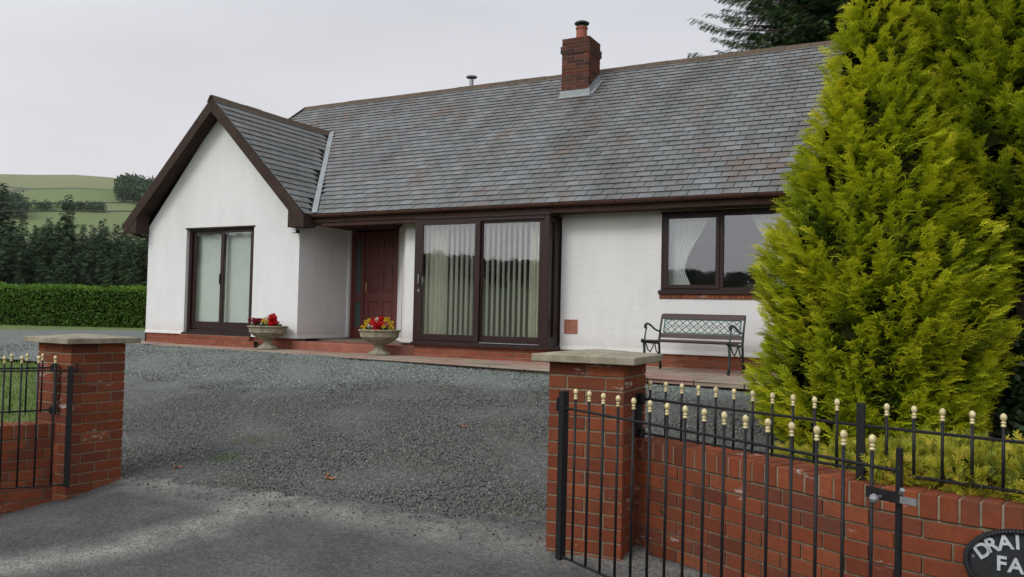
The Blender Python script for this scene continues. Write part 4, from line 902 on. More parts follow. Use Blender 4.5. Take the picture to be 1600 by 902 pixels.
# ================================================================ BENCH
def bench():
    e_ = empty('garden_bench', (7.56, -.54, -.2), R(-9)); e_.scale = (.96, .96, .94); tag(e_, 'garden bench with brown slats, green lattice back and curled iron armrests, under the casement window', 'bench')
    hw = .64
    for sx in (-1, 1):
        x = sx * hw; b = MB(); r = .017
        b.tube([(x, .27, 0), (x, .23, .20), (x, .21, .40), (x, .25, .62), (x, .31, .82)], [.022, .018, .018, .016, .014], 8)       # rear leg and back upright
        b.tube([(x, -.29, 0), (x, -.25, .12), (x, -.25, .28), (x, -.27, .41)], [.022, .017, .02, .022], 8)                          # front leg
        b.tube([(x, -.31, .42), (x, -.10, .40), (x, .21, .385)], .018, 8)                                                       # seat rail
        b.tube([(x, -.22, .40), (x, -.14, .29), (x, -.07, .26), (x, .0, .32), (x, .04, .39)], .010, 6); b.tube([(x, .20, .22), (x, .12, .27), (x, .07, .38)], .010, 6)
        b.tube([(x, .235, .56), (x, .15, .575), (x, .05, .60), (x, -.07, .655), (x, -.17, .68), (x, -.24, .665), (x, -.26, .63), (x, -.235, .61), (x, -.215, .63)], [.015, .014, .014, .015, .016, .015, .012, .010, .008], 8)   # arm with a scroll
        b.tube([(x, -.20, .67), (x, -.20, .60), (x, -.235, .52), (x, -.25, .44), (x, -.29, .42)], [.012, .010, .011, .013, .013], 8)
        b.tube([(x, -.33, .405), (x, -.35, .425), (x, -.33, .45), (x, -.30, .44)], .012, 6)
        b.build('side_frame', M['dark_green_iron'], e_, smooth=True)
    b = MB()
    for k in range(7): y0 = -.30 + k * .075; z0 = .425 - .0 * k - (.018 * math.sin(k / 6 * math.pi)); b.box(-hw + .005, hw - .005, y0, y0 + .055, z0, z0 + .02)
    b.build('seat', M['wood'], e_, bevel=.004)
    def back(z): return .232 + (z - .5) * .24
    b = MB(); b.hexa([(-hw - .01, back(.75) - .014, .75), (hw + .01, back(.75) - .014, .75), (hw + .01, back(.75) + .014, .75), (-hw - .01, back(.75) + .014, .75), (-hw + .015, back(.82) - .014, .835), (hw - .0, back(.82) - .014, .83), (hw - .0, back(.82) + .014, .83), (-hw + .015, back(.82) + .014, .835)]); b.build('top_rail', M['wood'], e_, bevel=.005)
    b = MB(); b.hexa([(-hw, back(.47) - .012, .47), (hw, back(.47) - .012, .47), (hw, back(.47) + .012, .47), (-hw, back(.47) + .012, .47), (-hw, back(.54) - .012, .535), (hw, back(.54) - .012, .535), (hw, back(.54) + .012, .535), (-hw, back(.54) + .012, .535)]); b.build('lower_rail', M['wood'], e_, bevel=.004)
    b = MB(); z0, z1, xa = .545, .745, hw - .055
    pt = lambda x, z: Vector((x, back(z), z))
    for a, c in (((-xa, z0), (xa, z0)), ((-xa, z1), (xa, z1)), ((-xa, z0), (-xa, z1)), ((xa, z0), (xa, z1))): b.bar(pt(*a), pt(*c), .016, .016, up=(0, 1, 0))
    hgt = z1 - z0; n = 10; w = 2 * xa / n
    for k in range(-2, n + 2):
        for sg in (1, -1):
            xs = -xa + k * w + (0 if sg > 0 else 2 * w - 0); a = (xs, z0); c = (xs + sg * 2 * w * .999, z1)
            # clip to the panel
            t0, t1 = 0, 1; dx = c[0] - a[0]
            ts = sorted([(-xa - a[0]) / dx, (xa - a[0]) / dx]); t0, t1 = max(0, ts[0]), min(1, ts[1])
            if t1 - t0 > .05: b.bar(pt(a[0] + dx * t0, z0 + hgt * t0), pt(a[0] + dx * t1, z0 + hgt * t1), .011, .007 + .001 * sg, up=(0, 1, 0))
    for k in range(n): 
        for zz in ((z0 + z1) / 2,): b.lathe([(.001, -.014), (.014, 0), (.001, .014)], tuple(pt(-xa + w * (k + .5) + w / 2 * 0, zz)), 6)
    b.build('lattice_back', M['green_iron'], e_)
bench()

# ================================================================ PLANTERS AND FLOWERS
def planter(x, y, label):
    e_ = empty('stone_planter', (x, y, -.203)); tag(e_, label, 'planter', 'stone urns of bedding flowers by the front door')
    b = MB(); b.lathe([(.19, 0), (.19, .03), (.165, .045), (.12, .07), (.085, .10), (.075, .13), (.085, .16), (.095, .17)], (0, 0, 0), 8, rot=R(22.5)); b.build('pedestal', M['stone'], e_, bevel=.006, seg=2)
    b = MB(); b.lathe([(.09, .168), (.16, .19), (.25, .24), (.305, .285), (.325, .30), (.33, .31), (.325, .318), (.335, .375), (.34, .39), (.365, .40), (.367, .415), (.34, .425), (.32, .42), (.31, .38), (.02, .375)], (0, 0, 0), 16); b.build('bowl', M['stone'], e_, bevel=.003)
    b = MB(); b.lathe([(.31, .385), (.2, .40), (.01, .405)], (0, 0, 0), 16); b.build('soil', M['soil'], e_)
    return e_
planter(-.35, -.38, 'stone pedestal urn of flowers between the wing patio door and the porch'); planter(2.17, -.38, 'stone pedestal urn of flowers in front of the front door and porch step')
LT = (np.array([(0, 0, 0), (.5, -.32, .06), (1, 0, -.05), (.5, .32, .06)]), np.array([(0, 1, 2, 3)]))
def plant(name, loc, r, h, heads, leafn=120, label='', cat='plant', mat='plantgreen', headr=.03, fl=22):
    e_ = empty(name, loc); tag(e_, label, cat, 'bedding plants in the stone urns')
    p = RNG.normal(size=(leafn, 3)); p = unit(p) * RNG.uniform(.3, 1, (leafn, 1)) * (r, r, h * .6); p[:, 2] = np.abs(p[:, 2])
    V, F = scatter(LT, p, unit(p + 1e-3) + RNG.normal(size=p.shape) * .5, RNG.normal(size=p.shape) * .6 + (0, 0, 1), RNG.uniform(.035, .06, leafn)); np_mesh('foliage', V, F, M[mat], e_, rnd=np.repeat(RNG.random(leafn), 4))
    for (hx, hy, hz, hr, col) in heads:
        k = fl; d = unit(RNG.normal(size=(k * 2, 3))); pos = d * hr * .55 + np.array([hx, hy, hz]); V, F = scatter(LT, pos, np.cross(d, RNG.normal(size=d.shape)) + d * .5, d, np.full(len(d), hr * 1.0))
        st = MB(); st.tube([(hx * .5, hy * .5, 0), (hx, hy, hz)], .004, 5)
        fo = np_mesh('flower', V, F, M[col], e_, rnd=np.repeat(RNG.random(len(d)), 4)); st.build('stem', M['plantgreen'], fo)
z0 = -.203 + .40
def geran(cx, n, r, h, hr, col, seed):
    rr = random.Random(seed); return [(rr.uniform(-r, r), rr.uniform(-r, r) - .02, h * rr.uniform(.6, 1.0), hr * rr.uniform(.8, 1.15), col) for _ in range(n)]
plant('geranium', (-.56, -.42, z0), .11, .12, geran(0, 12, .10, .13, .038, 'crimson_petal', 1), label='dark crimson geranium at the left of the urn by the wing patio door')
plant('pansies', (-.35, -.40, z0), .11, .12, [(-.04, -.05, .10, .036, 'yellow_petal'), (.04, -.06, .09, .034, 'yellow_petal'), (.0, .0, .15, .04, 'white_petal'), (-.01, .03, .18, .034, 'white_petal'), (.07, .02, .13, .034, 'yellow_petal'), (-.07, .0, .14, .03, 'yellow_petal')], label='pale yellow and white pansies in the middle of the urn by the wing patio door')
plant('begonia', (-.14, -.42, z0), .11, .14, geran(0, 4, .06, .09, .055, 'red_petal', 3) + geran(0, 4, .045, .20, .055, 'red_petal', 4), label='tall bright red begonia at the right of the urn by the wing patio door')
plant('pansies', (1.94, -.44, z0), .11, .10, [(-.06, -.04, .06, .032, 'yellow_petal'), (.02, -.08, .045, .034, 'yellow_petal'), (.02, -.03, .10, .030, 'yellow_petal'), (.06, .0, .17, .042, 'yellow_petal'), (-.03, .02, .14, .036, 'yellow_petal'), (.08, -.04, .08, .032, 'white_petal')], label='yellow pansies at the left of the urn in front of the front door')
plant('begonia', (2.17, -.44, z0), .14, .14, [(-.08, 0, .17, .05, 'red_petal'), (.06, .02, .17, .058, 'red_petal'), (.05, -.10, .06, .062, 'red_petal'), (-.01, .0, .19, .042, 'white_petal'), (-.03, -.06, .07, .045, 'white_petal'), (-.06, -.02, .11, .034, 'pink_petal'), (.10, .0, .13, .034, 'pink_petal'), (.07, 0, .22, .04, 'red_petal'), (-.10, -.03, .11, .045, 'red_petal'), (.12, -.04, .12, .045, 'red_petal'), (.0, -.1, .13, .04, 'red_petal')], 160, label='red, white and pink begonias in the urn in front of the front door')
plant('marigold', (2.38, -.44, z0), .12, .10, [(-.02, 0, .18, .052, 'yellow_petal'), (.09, -.03, .06, .042, 'yellow_petal'), (-.01, -.02, .11, .03, 'pink_petal'), (.05, .02, .13, .045, 'yellow_petal'), (-.06, -.04, .08, .04, 'yellow_petal')], label='yellow marigolds at the right of the urn in front of the front door')

# ================================================================ VEGETATION
def leaf_strip(p0, p1, w0, w1):   # thin flat quad in the xy plane
    d = np.array(p1) - np.array(p0); d2 = np.array([-d[1], d[0], 0]); d2 = d2 / (np.linalg.norm(d2) + 1e-9)
    return [np.array(p0) + d2 * w0, np.array(p0) - d2 * w0, np.array(p1) - d2 * w1, np.array(p1) + d2 * w1]
def frond(pairs=6, w=.030, side=.36, droop=.12, sub=True):
    """flat feathery spray, length 1 along x, with a 'tip' value that is high on the new growth at the ends"""
    V, F, T_ = [], [], []
    def add(q, ta, tb): b = len(V); V.extend(q); F.append((b, b + 1, b + 2, b + 3)); T_.extend([ta, ta, tb, tb])
    def z(x): return .10 * x - droop * 2.2 * x ** 2.6
    for a, c in ((0, .4), (.4, .75), (.75, 1)):
        add(leaf_strip((a, 0, z(a)), (c, 0, z(c)), w * (1.1 - a * .6), w * (1.1 - c * .75)), a, c)
    for i in range(pairs):
        t = .08 + .80 * i / pairs; l = side * (1 - .60 * t) * (1 + .16 * ((i * 7) % 3 - 1))
        for sg in (1, -1):
            ang = .62 + .12 * ((i + sg) % 3); ex, ey = math.cos(ang) * l, math.sin(ang) * l * sg; tt = t + (.05 if sg > 0 else 0); zt = z(tt)
            mid_ = (tt + ex * .55, ey * .6, zt + .01)
            add(leaf_strip((tt, 0, zt), mid_, w * .9, w * .8), t * .6, t * .6 + .25); add(leaf_strip(mid_, (tt + ex * 1.05, ey, zt - .16 * l), w * .8, w * .25), t * .6 + .25, t * .5 + .6)
            if sub and l > .22:
                add(leaf_strip(mid_, (mid_[0] + l * .40, mid_[1] + .02 * sg, mid_[2] - .10 * l), w * .7, w * .3), t * .6 + .2, t * .5 + .55); add(leaf_strip((tt + ex * .3, ey * .33, zt), (tt + ex * .3 + l * .06, ey * .33 + l * .34 * sg, zt - .08 * l), w * .7, w * .3), t * .5 + .1, t * .5 + .45)
    return np.array(V, float), np.array(F), np.array(T_)
FR3 = frond(5, .032, .46, .22); FR = FR3[:2]; FRT = FR3[2]; FR2 = frond(5, .032, .44, .16, False)[:2]
def tree_obj(name, loc, label, cat='tree', group=None):
    e_ = empty(name, loc); tag(e_, label, cat, group); return e_
def conifer(name, loc, label, prof, nplume, mat, seed=0, zlo=0, back_cut=None, fl=(.11, .19), lump=.17, group=None, inner_n=9000):
    """feathery cypress: upswept plumes of flat sprays over a lumpy cone; prof = [(z, r)...]"""
    rg = np.random.default_rng(seed); e_ = tree_obj(name, loc, label, group=group)
    zs = np.array([p[0] for p in prof]); rs = np.array([p[1] for p in prof])
    zz = np.linspace(zs[0], zs[-1], 200); rr = np.interp(zz, zs, rs); w = (rr + .08); cw_ = np.cumsum(w); cw_ /= cw_[-1]
    z = np.interp(rg.random(nplume), cw_, zz); th = rg.uniform(0, 2 * np.pi, nplume); r = np.interp(z, zs, rs)
    sph = np.stack([np.cos(th) * 1.2, np.sin(th) * 1.2, z * .9], 1)
    r = r * (1 + lump * vnoise(sph, 3.2, seed) + lump * .5 * vnoise(sph, 8, seed + 1)) + rg.normal(0, .022, nplume)
    out = np.stack([np.cos(th), np.sin(th), np.zeros(nplume)], 1); tip = out * r[:, None]; tip[:, 2] = z
    up = rg.uniform(.55, 1.5, nplume); az_ = rg.normal(0, .35, nplume); tang = np.stack([-np.sin(th), np.cos(th), np.zeros(nplume)], 1)
    d = unit(out + tang * az_[:, None] + np.array([0, 0, 1.]) * up[:, None]); L = rg.uniform(.30, .56, nplume)
    K = 14; P, A, N, Sc, Rn = [], [], [], [], []
    prn = rg.random(nplume)
    for k in range(K):
        t = k / (K - 1); pos = tip - d * (L * (1 - t))[:, None] + rg.normal(0, .010, (nplume, 3)); pos += out * (.05 * math.sin(t * 2.5))
        side = tang * (1 if k % 2 else -1); spread = .80 * (1 - t) + .10
        ax = unit(d * [1, 1, 1.15] + side * (spread * rg.uniform(.5, 1.3, nplume))[:, None] + out * rg.uniform(.1, .6, nplume)[:, None] + rg.normal(0, .13, (nplume, 3)))
        nn = unit(out * .25 + np.array([0, 0, 1.]) + rg.normal(0, .30, (nplume, 3)))
        P.append(pos); A.append(ax); N.append(nn); Sc.append(rg.uniform(*fl, nplume) * (1.05 - .35 * t)); Rn.append(np.clip(.17 + .64 * t + .46 * (prn - .5) + rg.normal(0, .11, nplume), 0, 1))  # spray tone painted dark inside each plume for shaded gaps, bright at the tip
    P, A, N, Sc, Rn = map(np.concatenate, (P, A, N, Sc, Rn))
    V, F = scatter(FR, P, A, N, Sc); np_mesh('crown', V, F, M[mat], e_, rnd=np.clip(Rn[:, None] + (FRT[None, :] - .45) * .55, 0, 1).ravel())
    # dense twiggy inner foliage, painted dark as shaded gaps, keeps the crown opaque
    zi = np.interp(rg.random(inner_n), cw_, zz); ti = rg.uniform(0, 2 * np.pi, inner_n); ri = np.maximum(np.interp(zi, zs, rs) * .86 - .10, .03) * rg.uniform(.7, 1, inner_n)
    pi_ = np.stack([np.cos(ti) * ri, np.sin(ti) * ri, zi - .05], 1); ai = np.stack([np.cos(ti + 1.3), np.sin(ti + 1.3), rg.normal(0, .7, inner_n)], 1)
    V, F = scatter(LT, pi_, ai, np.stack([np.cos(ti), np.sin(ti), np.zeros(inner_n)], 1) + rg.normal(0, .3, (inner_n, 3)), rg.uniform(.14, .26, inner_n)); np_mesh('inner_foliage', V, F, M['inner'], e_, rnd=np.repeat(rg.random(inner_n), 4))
    b = MB(); h = zs[-1]; b.tube([(0, 0, -.1), (.02, .01, h * .3), (-.02, .02, h * .65), (0, 0, h * .93)], [.10, .075, .04, .012], 10); b.build('trunk', M['bark'], e_, smooth=True)
    return e_
conifer('golden_cypress', (10.09, -4.15, -.50), 'nearer golden yellow cypress of feathery sprays, reaching the ground behind the railing', [(0, .62), (.15, .76), (.5, .84), (1.0, .86), (1.4, .82), (1.8, .76), (2.2, .64), (2.6, .50), (3.0, .37), (3.4, .25), (3.8, .14), (4.1, .04)], 1550, 'golden', 3)
conifer('golden_cypress', (11.22, -3.30, -.48), 'tall greener golden cypress behind and to the right, bare at its foot', [(1.62, .5), (1.75, .95), (2.1, 1.2), (2.6, 1.30), (3.4, 1.26), (4.2, 1.08), (5.0, .75), (5.8, .35), (6.2, .05)], 2200, 'golden2', 5, lump=.13)
# dark bushes filling the shade behind
def bush(name, loc, size, n, mat, label, cat, group=None, ls=(.05, .09), seed=0, tm=LT, up=.2, trunk=False, flat=0):
    rg = np.random.default_rng(seed); e_ = tree_obj(name, loc, label, cat, group); p = unit(rg.normal(size=(n, 3))); lum = 1 + .16 * vnoise(p, 4, seed) + .08 * vnoise(p, 9, seed + 2)
    q = p * np.array(size) * (lum * rg.uniform(.8, 1.03, n) ** .6)[:, None]; q[:, 2] += size[2] * .8; q = q[q[:, 2] > -.02]; m_ = len(q)
    out = unit(q - np.array([0, 0, size[2] * .4])); V, F = scatter(tm, q, out * .6 + rg.normal(size=(m_, 3)) * .6 + (0, 0, up), rg.normal(size=(m_, 3)) * .7 + out, rg.uniform(*ls, m_)); np_mesh('foliage', V, F, M[mat], e_, rnd=np.repeat(rg.random(m_), len(tm[0])))
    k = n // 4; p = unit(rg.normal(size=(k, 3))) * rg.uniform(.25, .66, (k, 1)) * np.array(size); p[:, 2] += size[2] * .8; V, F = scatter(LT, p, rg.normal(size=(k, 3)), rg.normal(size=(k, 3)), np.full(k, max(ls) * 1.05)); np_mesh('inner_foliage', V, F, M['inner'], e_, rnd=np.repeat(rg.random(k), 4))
    b = MB()
    for i in range(5): a = i * 1.26; b.tube([(0, 0, 0), (math.cos(a) * size[0] * .3, math.sin(a) * size[1] * .3, size[2] * .5), (math.cos(a) * size[0] * .6, math.sin(a) * size[1] * .6, size[2] * 1.1)], [.03, .02, .008], 6)
    b.build('stems', M['bark'], e_); return e_
bush('evergreen_bush', (11.55, -1.75, -.4), (1.5, .9, 1.35), 16000, 'darkhedge', 'dark evergreen bush in the shade behind the cypresses', 'bush', ls=(.06, .11), seed=11)
bush('evergreen_bush', (11.48, -3.85, -.55), (.50, .5, .62), 9000, 'darkhedge', 'dark evergreen bush filling the gap under the right hand cypress', 'bush', ls=(.05, .09), seed=13)
bush('evergreen_bush', (13.6, -2.9, -.45), (1.6, 1.2, 1.6), 11000, 'darkhedge', 'dark evergreen bush past the right edge, behind the railing', 'bush', ls=(.06, .11), seed=12)
# low golden shrubs spilling over the wall
for i, (x, y, sx, sy, sz, lb) in enumerate([(9.98, -6.95, .26, .22, 0.115, 'small golden shrub at the left end of the row behind the railing'), (10.32, -7.24, .29, .27, 0.144, 'golden shrub spilling over the wall left of the railing post'), (10.62, -7.40, .31, .28, 0.185, 'golden shrub behind the wall above the gate latch'), (10.98, -7.48, .33, .29, 0.19, 'golden and rust coloured shrub to the right of the gate end'), (11.40, -7.46, .34, .28, 0.158, 'golden shrub behind the wall at the right edge'), (10.75, -6.7, .45, .4, .12, 'broad low golden shrub at the foot of the cypress')]):
    bush('low_golden_shrub', (x, y, -.36 if i else -.42), (sx, sy, sz), 1900, 'heath', lb, 'shrub', 'low golden shrubs behind the curved wall', (.045, .085), 20 + i, FR2, .7)
for i, (x, y, sx, lb) in enumerate([(10.42, -7.60, .13, 'tuft of golden shrub creeping over the coping just right of the railing post'), (10.70, -7.66, .17, 'golden creeping tuft hanging over the coping above the gate latch'), (11.02, -7.72, .18, 'golden creeping tuft over the coping right of the gate end'), (11.32, -7.74, .17, 'golden creeping tuft over the coping at the right edge')]):
    bush('low_golden_shrub', (x, y, -.23), (sx, .15, .10), 850, 'heath', lb, 'shrub', 'low golden shrubs behind the curved wall', (.04, .075), 50 + i, FR2, .4)
# planting bed behind the wall
b = MB(); pts = [(9.55, -7.10), (9.8, -7.24), (10.05, -7.40), (10.3, -7.52), (10.55, -7.62), (10.85, -7.70), (11.3, -7.76), (13.0, -7.85), (13.0, -5.9), (11.2, -5.9), (10.2, -6.25), (9.75, -6.6)]
cx_, cy_ = 11.0, -6.9; b.add([(x, y, gz(x, y) + .02 if y > -7.05 and x < 10.4 or y > -6.6 else -.33) for x, y in pts] + [(cx_, cy_, -.33)], [(i, (i + 1) % len(pts), len(pts)) for i in range(len(pts))]); tag(b.build('planting_bed', M['soil']), kind='structure')

# grass tufts behind the wall and lawn blades on the left
BT = (np.array([(0, -.07, 0), (0, .07, 0), (.5, .05, .06), (.5, -.05, .06), (1, .008, .2), (1, -.008, .2)]), np.array([(0, 1, 2, 3), (3, 2, 4, 5)]))
def blades(name, pos, hs, kind='stuff', label=None, cat=None, group=None, lean=.35):
    n = len(pos); rg = np.random.default_rng(n); V, F = scatter(BT, pos, np.array([0, 0, 1.]) + rg.normal(size=(n, 3)) * lean * (1, 1, .1), rg.normal(size=(n, 3)), hs); o = np_mesh(name, V, F, M['grassblade'], rnd=np.repeat(rg.random(n), len(BT[0])))
    return tag(o, label, cat, group, kind)
n = 26000; x = RNG.uniform(-6, 5, n); y = RNG.uniform(-9.5, -3.2, n); ok = (x < -2.6 + (-3.25 - y) * 1.6) & ((y > -7.7) | (x < 4.5 + (y + 7.7) * .43 - .25)); x, y = x[ok], y[ok]
blades('lawn_grass', np.stack([x, y, [gz(a, c) - .05 for a, c in zip(x, y)]], 1), RNG.uniform(.055, .075, len(x)))
for i, (x, y, r, k, lb) in enumerate([(9.42, -7.02, .07, 90, 'small grass tuft growing behind the wall coping, nearest the right pier'), (9.62, -6.96, .09, 150, 'grass tuft behind the wall, between the railing bars'), (9.78, -6.2, .16, 200, 'wide grass tuft on the gravel at the left of the golden shrubs')]):
    p = np.stack([RNG.normal(x, r, k), RNG.normal(y, r * .6, k), np.zeros(k)], 1); p[:, 2] = [gz(a, c) + (0.02 if i == 2 else .12) for a, c in p[:, :2]]
    p[:, :2] -= (x, y); p[:, 2] -= gz(x, y); e_ = blades('grass_tuft', p, RNG.uniform(.10, .22, k) * (1 if i == 2 else 1.3), None, lb, 'grass', 'grass tufts behind the wall', .45); e_.location = (x, y, gz(x, y))
# moss on the gravel, fallen leaves
for (x, y, r, k) in ((4.99, -6.07, .10, 260), (5.26, -6.62, .09, 220), (6.9, -6.2, .14, 120), (9.0, -5.2, .2, 150), (5.9, -7.15, .12, 80), (8.2, -6.9, .12, 60)):
    p = np.stack([RNG.normal(x, r, k), RNG.normal(y, r * .7, k), np.zeros(k)], 1); p[:, 2] = [gz(a, c) + .004 for a, c in p[:, :2]]
    blades('moss_patch', p, RNG.uniform(.015, .035, k), 'stuff', lean=.9)
def fallen(x, y, s, rz, label, mat='bleaf'):
    b = MB(); n = 10; b.add([(math.cos(2 * math.pi * k / n) * s, math.sin(2 * math.pi * k / n) * s * .55, .008 * math.sin(k * 2.1) + .012) for k in range(n)] + [(0, 0, .004)], [(k, (k + 1) % n, n) for k in range(n)])
    b.tube([(s, 0, .012), (s * 1.5, .1 * s, .008)], .002, 5); o = b.build('fallen_leaf', M[mat]); o.location = (x, y, gz(x, y) + .012); o.rotation_euler = (0, 0, rz); tag(o, label, 'leaf', 'fallen leaves on the drive')
fallen(6.52, -6.77, .045, .5, 'brown fallen leaf in the middle of the gravel, near its edge with the tarmac'); fallen(6.44, -6.70, .03, 2.1, 'smaller brown leaf beside the big one on the gravel'); fallen(5.15, -7.0, .035, 1.1, 'brown fallen leaf near the left gate pier'); fallen(6.55, -4.9, .04, .2, 'pinkish brown leaf farther up the gravel')
b = MB(); b.add([(-.012, 0, 0), (.012, 0, 0), (.030, .006, .10), (.022, .0, .19), (.0, -.004, .24), (-.018, .004, .14)], [(0, 1, 2, 3, 4, 5)]); o = b.build('yellow_leaf', M['yleaf']); s_ = o.modifiers.new('thick', 'SOLIDIFY'); s_.thickness = .003; b = None
o.location = (10.93, -7.25, -.06); o.rotation_euler = (.1, .35, .2); tag(o, 'single long yellow leaf standing up above the railing at the right edge', 'leaf')
# climbing leaves in the cypress
rg = np.random.default_rng(4); k = 16; e_ = tree_obj('climbing_plant', (11.05, -4.05, 2.30), 'few broad green leaves of a climber in the upper right of the cypresses', 'plant')
p = rg.normal(size=(k, 3)) * (.12, .03, .17); V, F = scatter(LT, p, rg.normal(size=(k, 3)) * (1, .2, 1), np.array([0, -1, .5]) + rg.normal(size=(k, 3)) * .3, rg.uniform(.08, .13, k)); np_mesh('leaves', V, F, M['ivy'], e_, rnd=np.repeat(rg.random(k), 4))
b = MB(); b.tube([(0, 0, -.3), (.02, .05, 0), (-.05, .03, .25)], .006, 6); b.build('stem', M['bark'], e_)

# trimmed hedge on the left
def hedge(pts, w, h, n, label):
    e_ = tree_obj('hedge', (pts[0][0], pts[0][1], -.33), label, 'hedge'); P = [Vector((p[0] - pts[0][0], p[1] - pts[0][1], 0)) for p in pts]; L = [0]
    for a, c in zip(P, P[1:]): L.append(L[-1] + (c - a).length)
    S_, N_, Q = [], [], []; rg = np.random.default_rng(9)
    for i in range(n):
        s = rg.uniform(0, L[-1]); j = max(q for q in range(len(P) - 1) if L[q] <= s); d = (P[j + 1] - P[j]).normalized(); p = P[j] + d * (s - L[j]); nn = Vector((d.y, -d.x, 0)); face = rg.random(); hh = h + .03 * math.sin(s * 2.3) + .015 * math.sin(s * 7)
        if face < .66: q = p + nn * (w / 2 + rg.normal(0, .03) + .03 * math.sin(s * 3)) + Vector((0, 0, rg.uniform(0, hh))); no = nn
        elif face < .92: q = p + nn * rg.uniform(-w / 2, w / 2) + Vector((0, 0, hh + rg.normal(0, .035))); no = Vector((0, 0, 1))
        else: q = p + nn * (-w / 2 + rg.normal(0, .03)) + Vector((0, 0, rg.uniform(0, hh))); no = -nn
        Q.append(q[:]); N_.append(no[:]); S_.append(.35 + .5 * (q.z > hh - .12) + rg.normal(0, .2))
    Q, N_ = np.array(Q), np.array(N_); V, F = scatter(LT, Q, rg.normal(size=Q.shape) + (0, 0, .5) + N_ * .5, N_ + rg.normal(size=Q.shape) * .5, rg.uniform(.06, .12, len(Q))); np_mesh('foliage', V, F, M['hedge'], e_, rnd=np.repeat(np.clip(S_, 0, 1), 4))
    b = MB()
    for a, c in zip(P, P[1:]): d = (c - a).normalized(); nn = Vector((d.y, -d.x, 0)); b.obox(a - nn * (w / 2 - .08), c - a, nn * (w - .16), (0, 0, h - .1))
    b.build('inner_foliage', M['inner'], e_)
hedge([(-34, .4), (-26, 4.1), (-20.8, 6.9), (-15.5, 9.6), (-9, 12.9)], 1.0, 1.50, 34000, 'long clipped green hedge across the far side of the lawn')
bush('leafy_bush', (-18.3, 10.2, -.4), (.9, .7, .9), 1500, 'hedge', 'pale green bush tip showing over the hedge beside the wing', 'bush', ls=(.1, .18), seed=31)

# spruces: drooping limbs hung with needle strips
def spruce_mesh(h, r, nb, nt, seed, zlo=.05, tw=.03, tl=.5, power=.85, wide=1.0, cross=True):
    rg = np.random.default_rng(seed); P, A, N, Sc = [], [], [], []; br = MB(); br.tube([(0, 0, 0), (0, 0, h * .5), (0, 0, h * .98)], [h * .016, h * .010, .01], 7)
    for i in range(nb):
        t = (i + rg.random()) / nb; z = h * (zlo + (1 - zlo) * t); L = max(.2, r * (1 - t) ** power * rg.uniform(.75, 1.12)); a = i * 2.399 + rg.normal(0, .25)
        o = np.array([math.cos(a), math.sin(a), 0]); s = np.array([-o[1], o[0], 0]); slope = .35 * t - .12; sag = .20 * (1 - t) + .08
        f = lambda u: o * L * u + np.array([0, 0, z + L * (slope * u - sag * math.sin(u * 2.2) * .7 + .12 * u * u)])
        br.tube([f(0), f(.4), f(.8), f(1)], [.012 + L * .010, .010 + L * .005, .006, .003], 4, caps=False)
        k = max(5, int(nt * (L / r) ** .8))
        for j in range(k):
            u = .12 + .88 * (j + rg.random()) / k; sg = 1 if j % 2 else -1; ll = tl * (1.15 - .75 * u) * rg.uniform(.6, 1.2) * (L / r) ** .3
            P.append(f(u)); A.append(o * rg.uniform(.4, 1.0) + s * sg * (1.1 - .6 * u) + np.array([0, 0, rg.uniform(-.5, .05)])); N.append(np.array([0, 0, 1.]) + rg.normal(0, .4, 3)); Sc.append(ll)
    return br, np.array(P), np.array(A), np.array(N), np.array(Sc)
def needles(n=9, w=.036, l=.28):
    V, F = [], []
    def add(q): b = len(V); V.extend(q); F.append((b, b + 1, b + 2, b + 3))
    add(leaf_strip((0, 0, 0), (1, 0, -.18), w, w * .35))
    for i in range(n):
        t = .1 + .8 * i / n
        for sg in (1, -1): add(leaf_strip((t, 0, -.18 * t * t), (t + l * .7 * (1 - .5 * t), l * sg * (1 - .6 * t), -.18 * t * t - .10), w * .8, w * .3))
    return np.array(V, float), np.array(F)
ND = needles(); NDs = needles(3, .10, .5)
def big_spruce(loc, h, r, nb, nt, seed, label, mat='spruce', zlo=.3, tl=.62):
    e_ = tree_obj('spruce_tree', loc, label, group='dark spruces behind the house'); br, P, A, N, Sc = spruce_mesh(h, r, nb, nt, seed, zlo, tl=tl, power=.6)
    br.build('trunk', M['bark'], e_); V, F = scatter(ND, P, A, N, Sc); np_mesh('crown', V, F, M[mat], e_, rnd=np.repeat(np.random.default_rng(seed).random(len(P)), len(ND[0])))
big_spruce((8.1, 16.2, -.5), 20, 6.0, 850, 100, 41, 'big dark spruce rising behind the roof, its bare twigs reaching left'); big_spruce((11.2, 14.6, -.5), 18, 4.8, 420, 80, 42, 'dark spruce behind the right end of the roof, half hidden by the cypress')

# wood of far spruces on the left: each tree its own object, five shared shapes
protos = []
for i in range(5):
    h = [13, 11.5, 12.5, 14, 10.5][i]; br, P, A, N, Sc = spruce_mesh(h, [3.5, 3.7, 3.1, 2.9, 3.8][i], 120, 24, 60 + i, .02, tl=1.15, power=.8)
    V, F = scatter(NDs, P, A, N, Sc); e_ = empty('spruce_tree'); br.build('trunk', M['bark'], e_); np_mesh('crown', V, F, M['farspruce'], e_, rnd=np.repeat(np.random.default_rng(i).random(len(P)), len(NDs[0]))); protos.append((e_, h))
rg = random.Random(5); used = set(); cnt = 0
def place_spruce(x, y, i, s, rz):
    global cnt
    p, h = protos[i]; o = p if i not in used else copy_tree(p); used.add(i); o.location = (x, y, -2.6); o.rotation_euler = (0, 0, rz); o.scale = (s, s, s); tag(o, 'dark green spruce in the wood beyond the hedge, one of many alike', 'tree', 'dark spruces of the wood beyond the hedge'); cnt += 1; return o
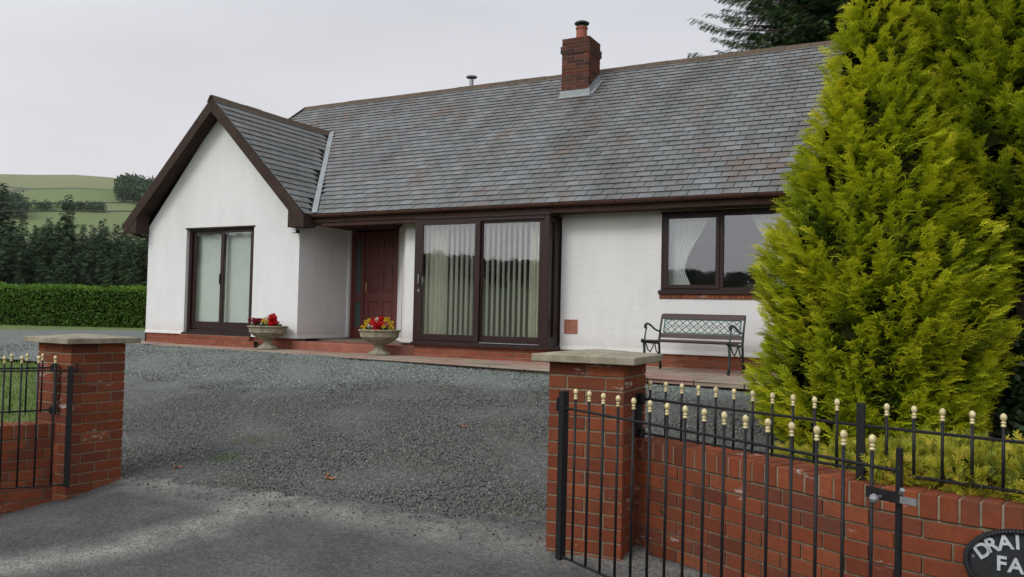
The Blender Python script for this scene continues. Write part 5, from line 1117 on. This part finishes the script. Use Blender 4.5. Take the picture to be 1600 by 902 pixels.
# view directions run from (-75.5, 38.7) at the left edge to (-62.1, 45.7) beside the wing, 85 m off
specials = [(0.02, 82, 3, 1.08, 'pointed spruce at the left edge standing clear above the wood'), (.465, 80, 3, 1.02, 'tall pointed spruce near the middle of the wood, top above its neighbours'), (.70, 83, 2, .98, 'second pointed spruce of the wood, nearer the house')]
C0 = Vector((10.6, -11.7))
def at_dir(t, dist):
    a = Vector((-75.5, 38.7)); c = Vector((-62.1, 45.7)); p = a.lerp(c, t) - C0; return C0 + p.normalized() * dist
for t, dist, i, s, lb in specials: p = at_dir(t, dist + 14); o = place_spruce(p.x, p.y, i, s * 1.0, rg.uniform(0, 6)); o['label'] = lb
for row, (dist, n, s0) in enumerate([(84, 24, .74), (89, 24, .80), (94, 24, .84), (100, 24, .90), (107, 24, .96)]):
    for k in range(n):
        t = -.55 + 1.9 * (k + rg.uniform(-.35, .35)) / n; p = at_dir(t, dist + rg.uniform(-3, 3)); place_spruce(p.x, p.y, rg.choice([0, 1, 2, 4]), 1.02 * s0 * rg.uniform(.90, 1.05), rg.uniform(0, 6.28))
for k in range(10):        # shorter bushy trees along the foot of the wood
    t = -.3 + 1.5 * k / 10; p = at_dir(t, 80 + rg.uniform(-2, 2)); place_spruce(p.x, p.y, rg.choice([1, 4]), rg.uniform(.5, .62), rg.uniform(0, 6.28))

# woods on the hillsides (far-off masses)
def gh(x, y): return gz(x, y) - .05 + hill(x, y)
def wood(name, pts, hgt, seed, mat='farspruce'):
    rg = np.random.default_rng(seed); P, Sc = [], []
    for (x, y, s) in pts:
        z = gh(x, y); k = 150; q = unit(rg.normal(size=(k, 3))) * rg.uniform(.5, 1, (k, 1)); q = q * (s * .42, s * .42, s * .5) + (x, y, z + s * .5); P.append(q); Sc.append(np.full(k, s * .15))
    P = np.concatenate(P); Sc = np.concatenate(Sc); V, F = scatter(LT, P, rg.normal(size=P.shape), rg.normal(size=P.shape), Sc); tag(np_mesh(name, V, F, M[mat], rnd=np.repeat(rg.random(len(P)), 4)), kind='stuff')
def ray_pts(az0, az1, d0, d1, n, s0, s1, seed):
    r2 = random.Random(seed); out = []
    for _ in range(n):
        a = R(r2.uniform(az0, az1)); d = r2.uniform(d0, d1); out.append((10.6 + d * math.sin(a), -11.7 + d * math.cos(a), r2.uniform(s0, s1)))
    return out
wood('skyline_wood', ray_pts(-53.3, -50.0, 445, 500, 80, 8, 11, 1), 1, 1)
wood('hillside_wood', ray_pts(-63, -58.6, 375, 405, 70, 6, 9, 2), 1, 2)
wood('hedgerow', ray_pts(-58.6, -54.2, 398, 404, 34, 2.5, 5, 3), 1, 3)
wood('hill_wood_across_the_road', ray_pts(145, 236, 380, 715, 1500, 6, 10, 4), 1, 4, 'darkhedge')

# overhead cables passing to the left of the house
for dz, lb in ((0, 'upper of the two overhead cables crossing the hill at the left'), (-.33, 'lower of the two overhead cables crossing the hill at the left')):
    b = MB(); a = Vector((-44, -7, 4.3 + dz)); c = Vector((-8, 12.2, 4.55 + dz * .9)); P = [a.lerp(c, k / 24) - Vector((0, 0, .9 * (k / 24) * (1 - k / 24) * 1.6)) for k in range(25)]; b.tube(P, .020, 5); tag(b.build('overhead_cable', M['cable']), lb, 'cable', 'overhead cables')

# ================================================================ DAMP AIR
b = MB(); b.box(-1400, 1420, -1410, 1400, -5.5, 150); hz_ = b.build('haze', [], None); tag(hz_, kind='stuff')
q = NT('haze'); q.t.nodes.remove(q.p); pv = q.n('ShaderNodeVolumePrincipled', {'Color': (.86, .88, .92, 1), 'Density': .00009, 'Anisotropy': .2}); q.l(pv.outputs[0], q.out.inputs['Volume']); hz_.data.materials.append(q.mat)
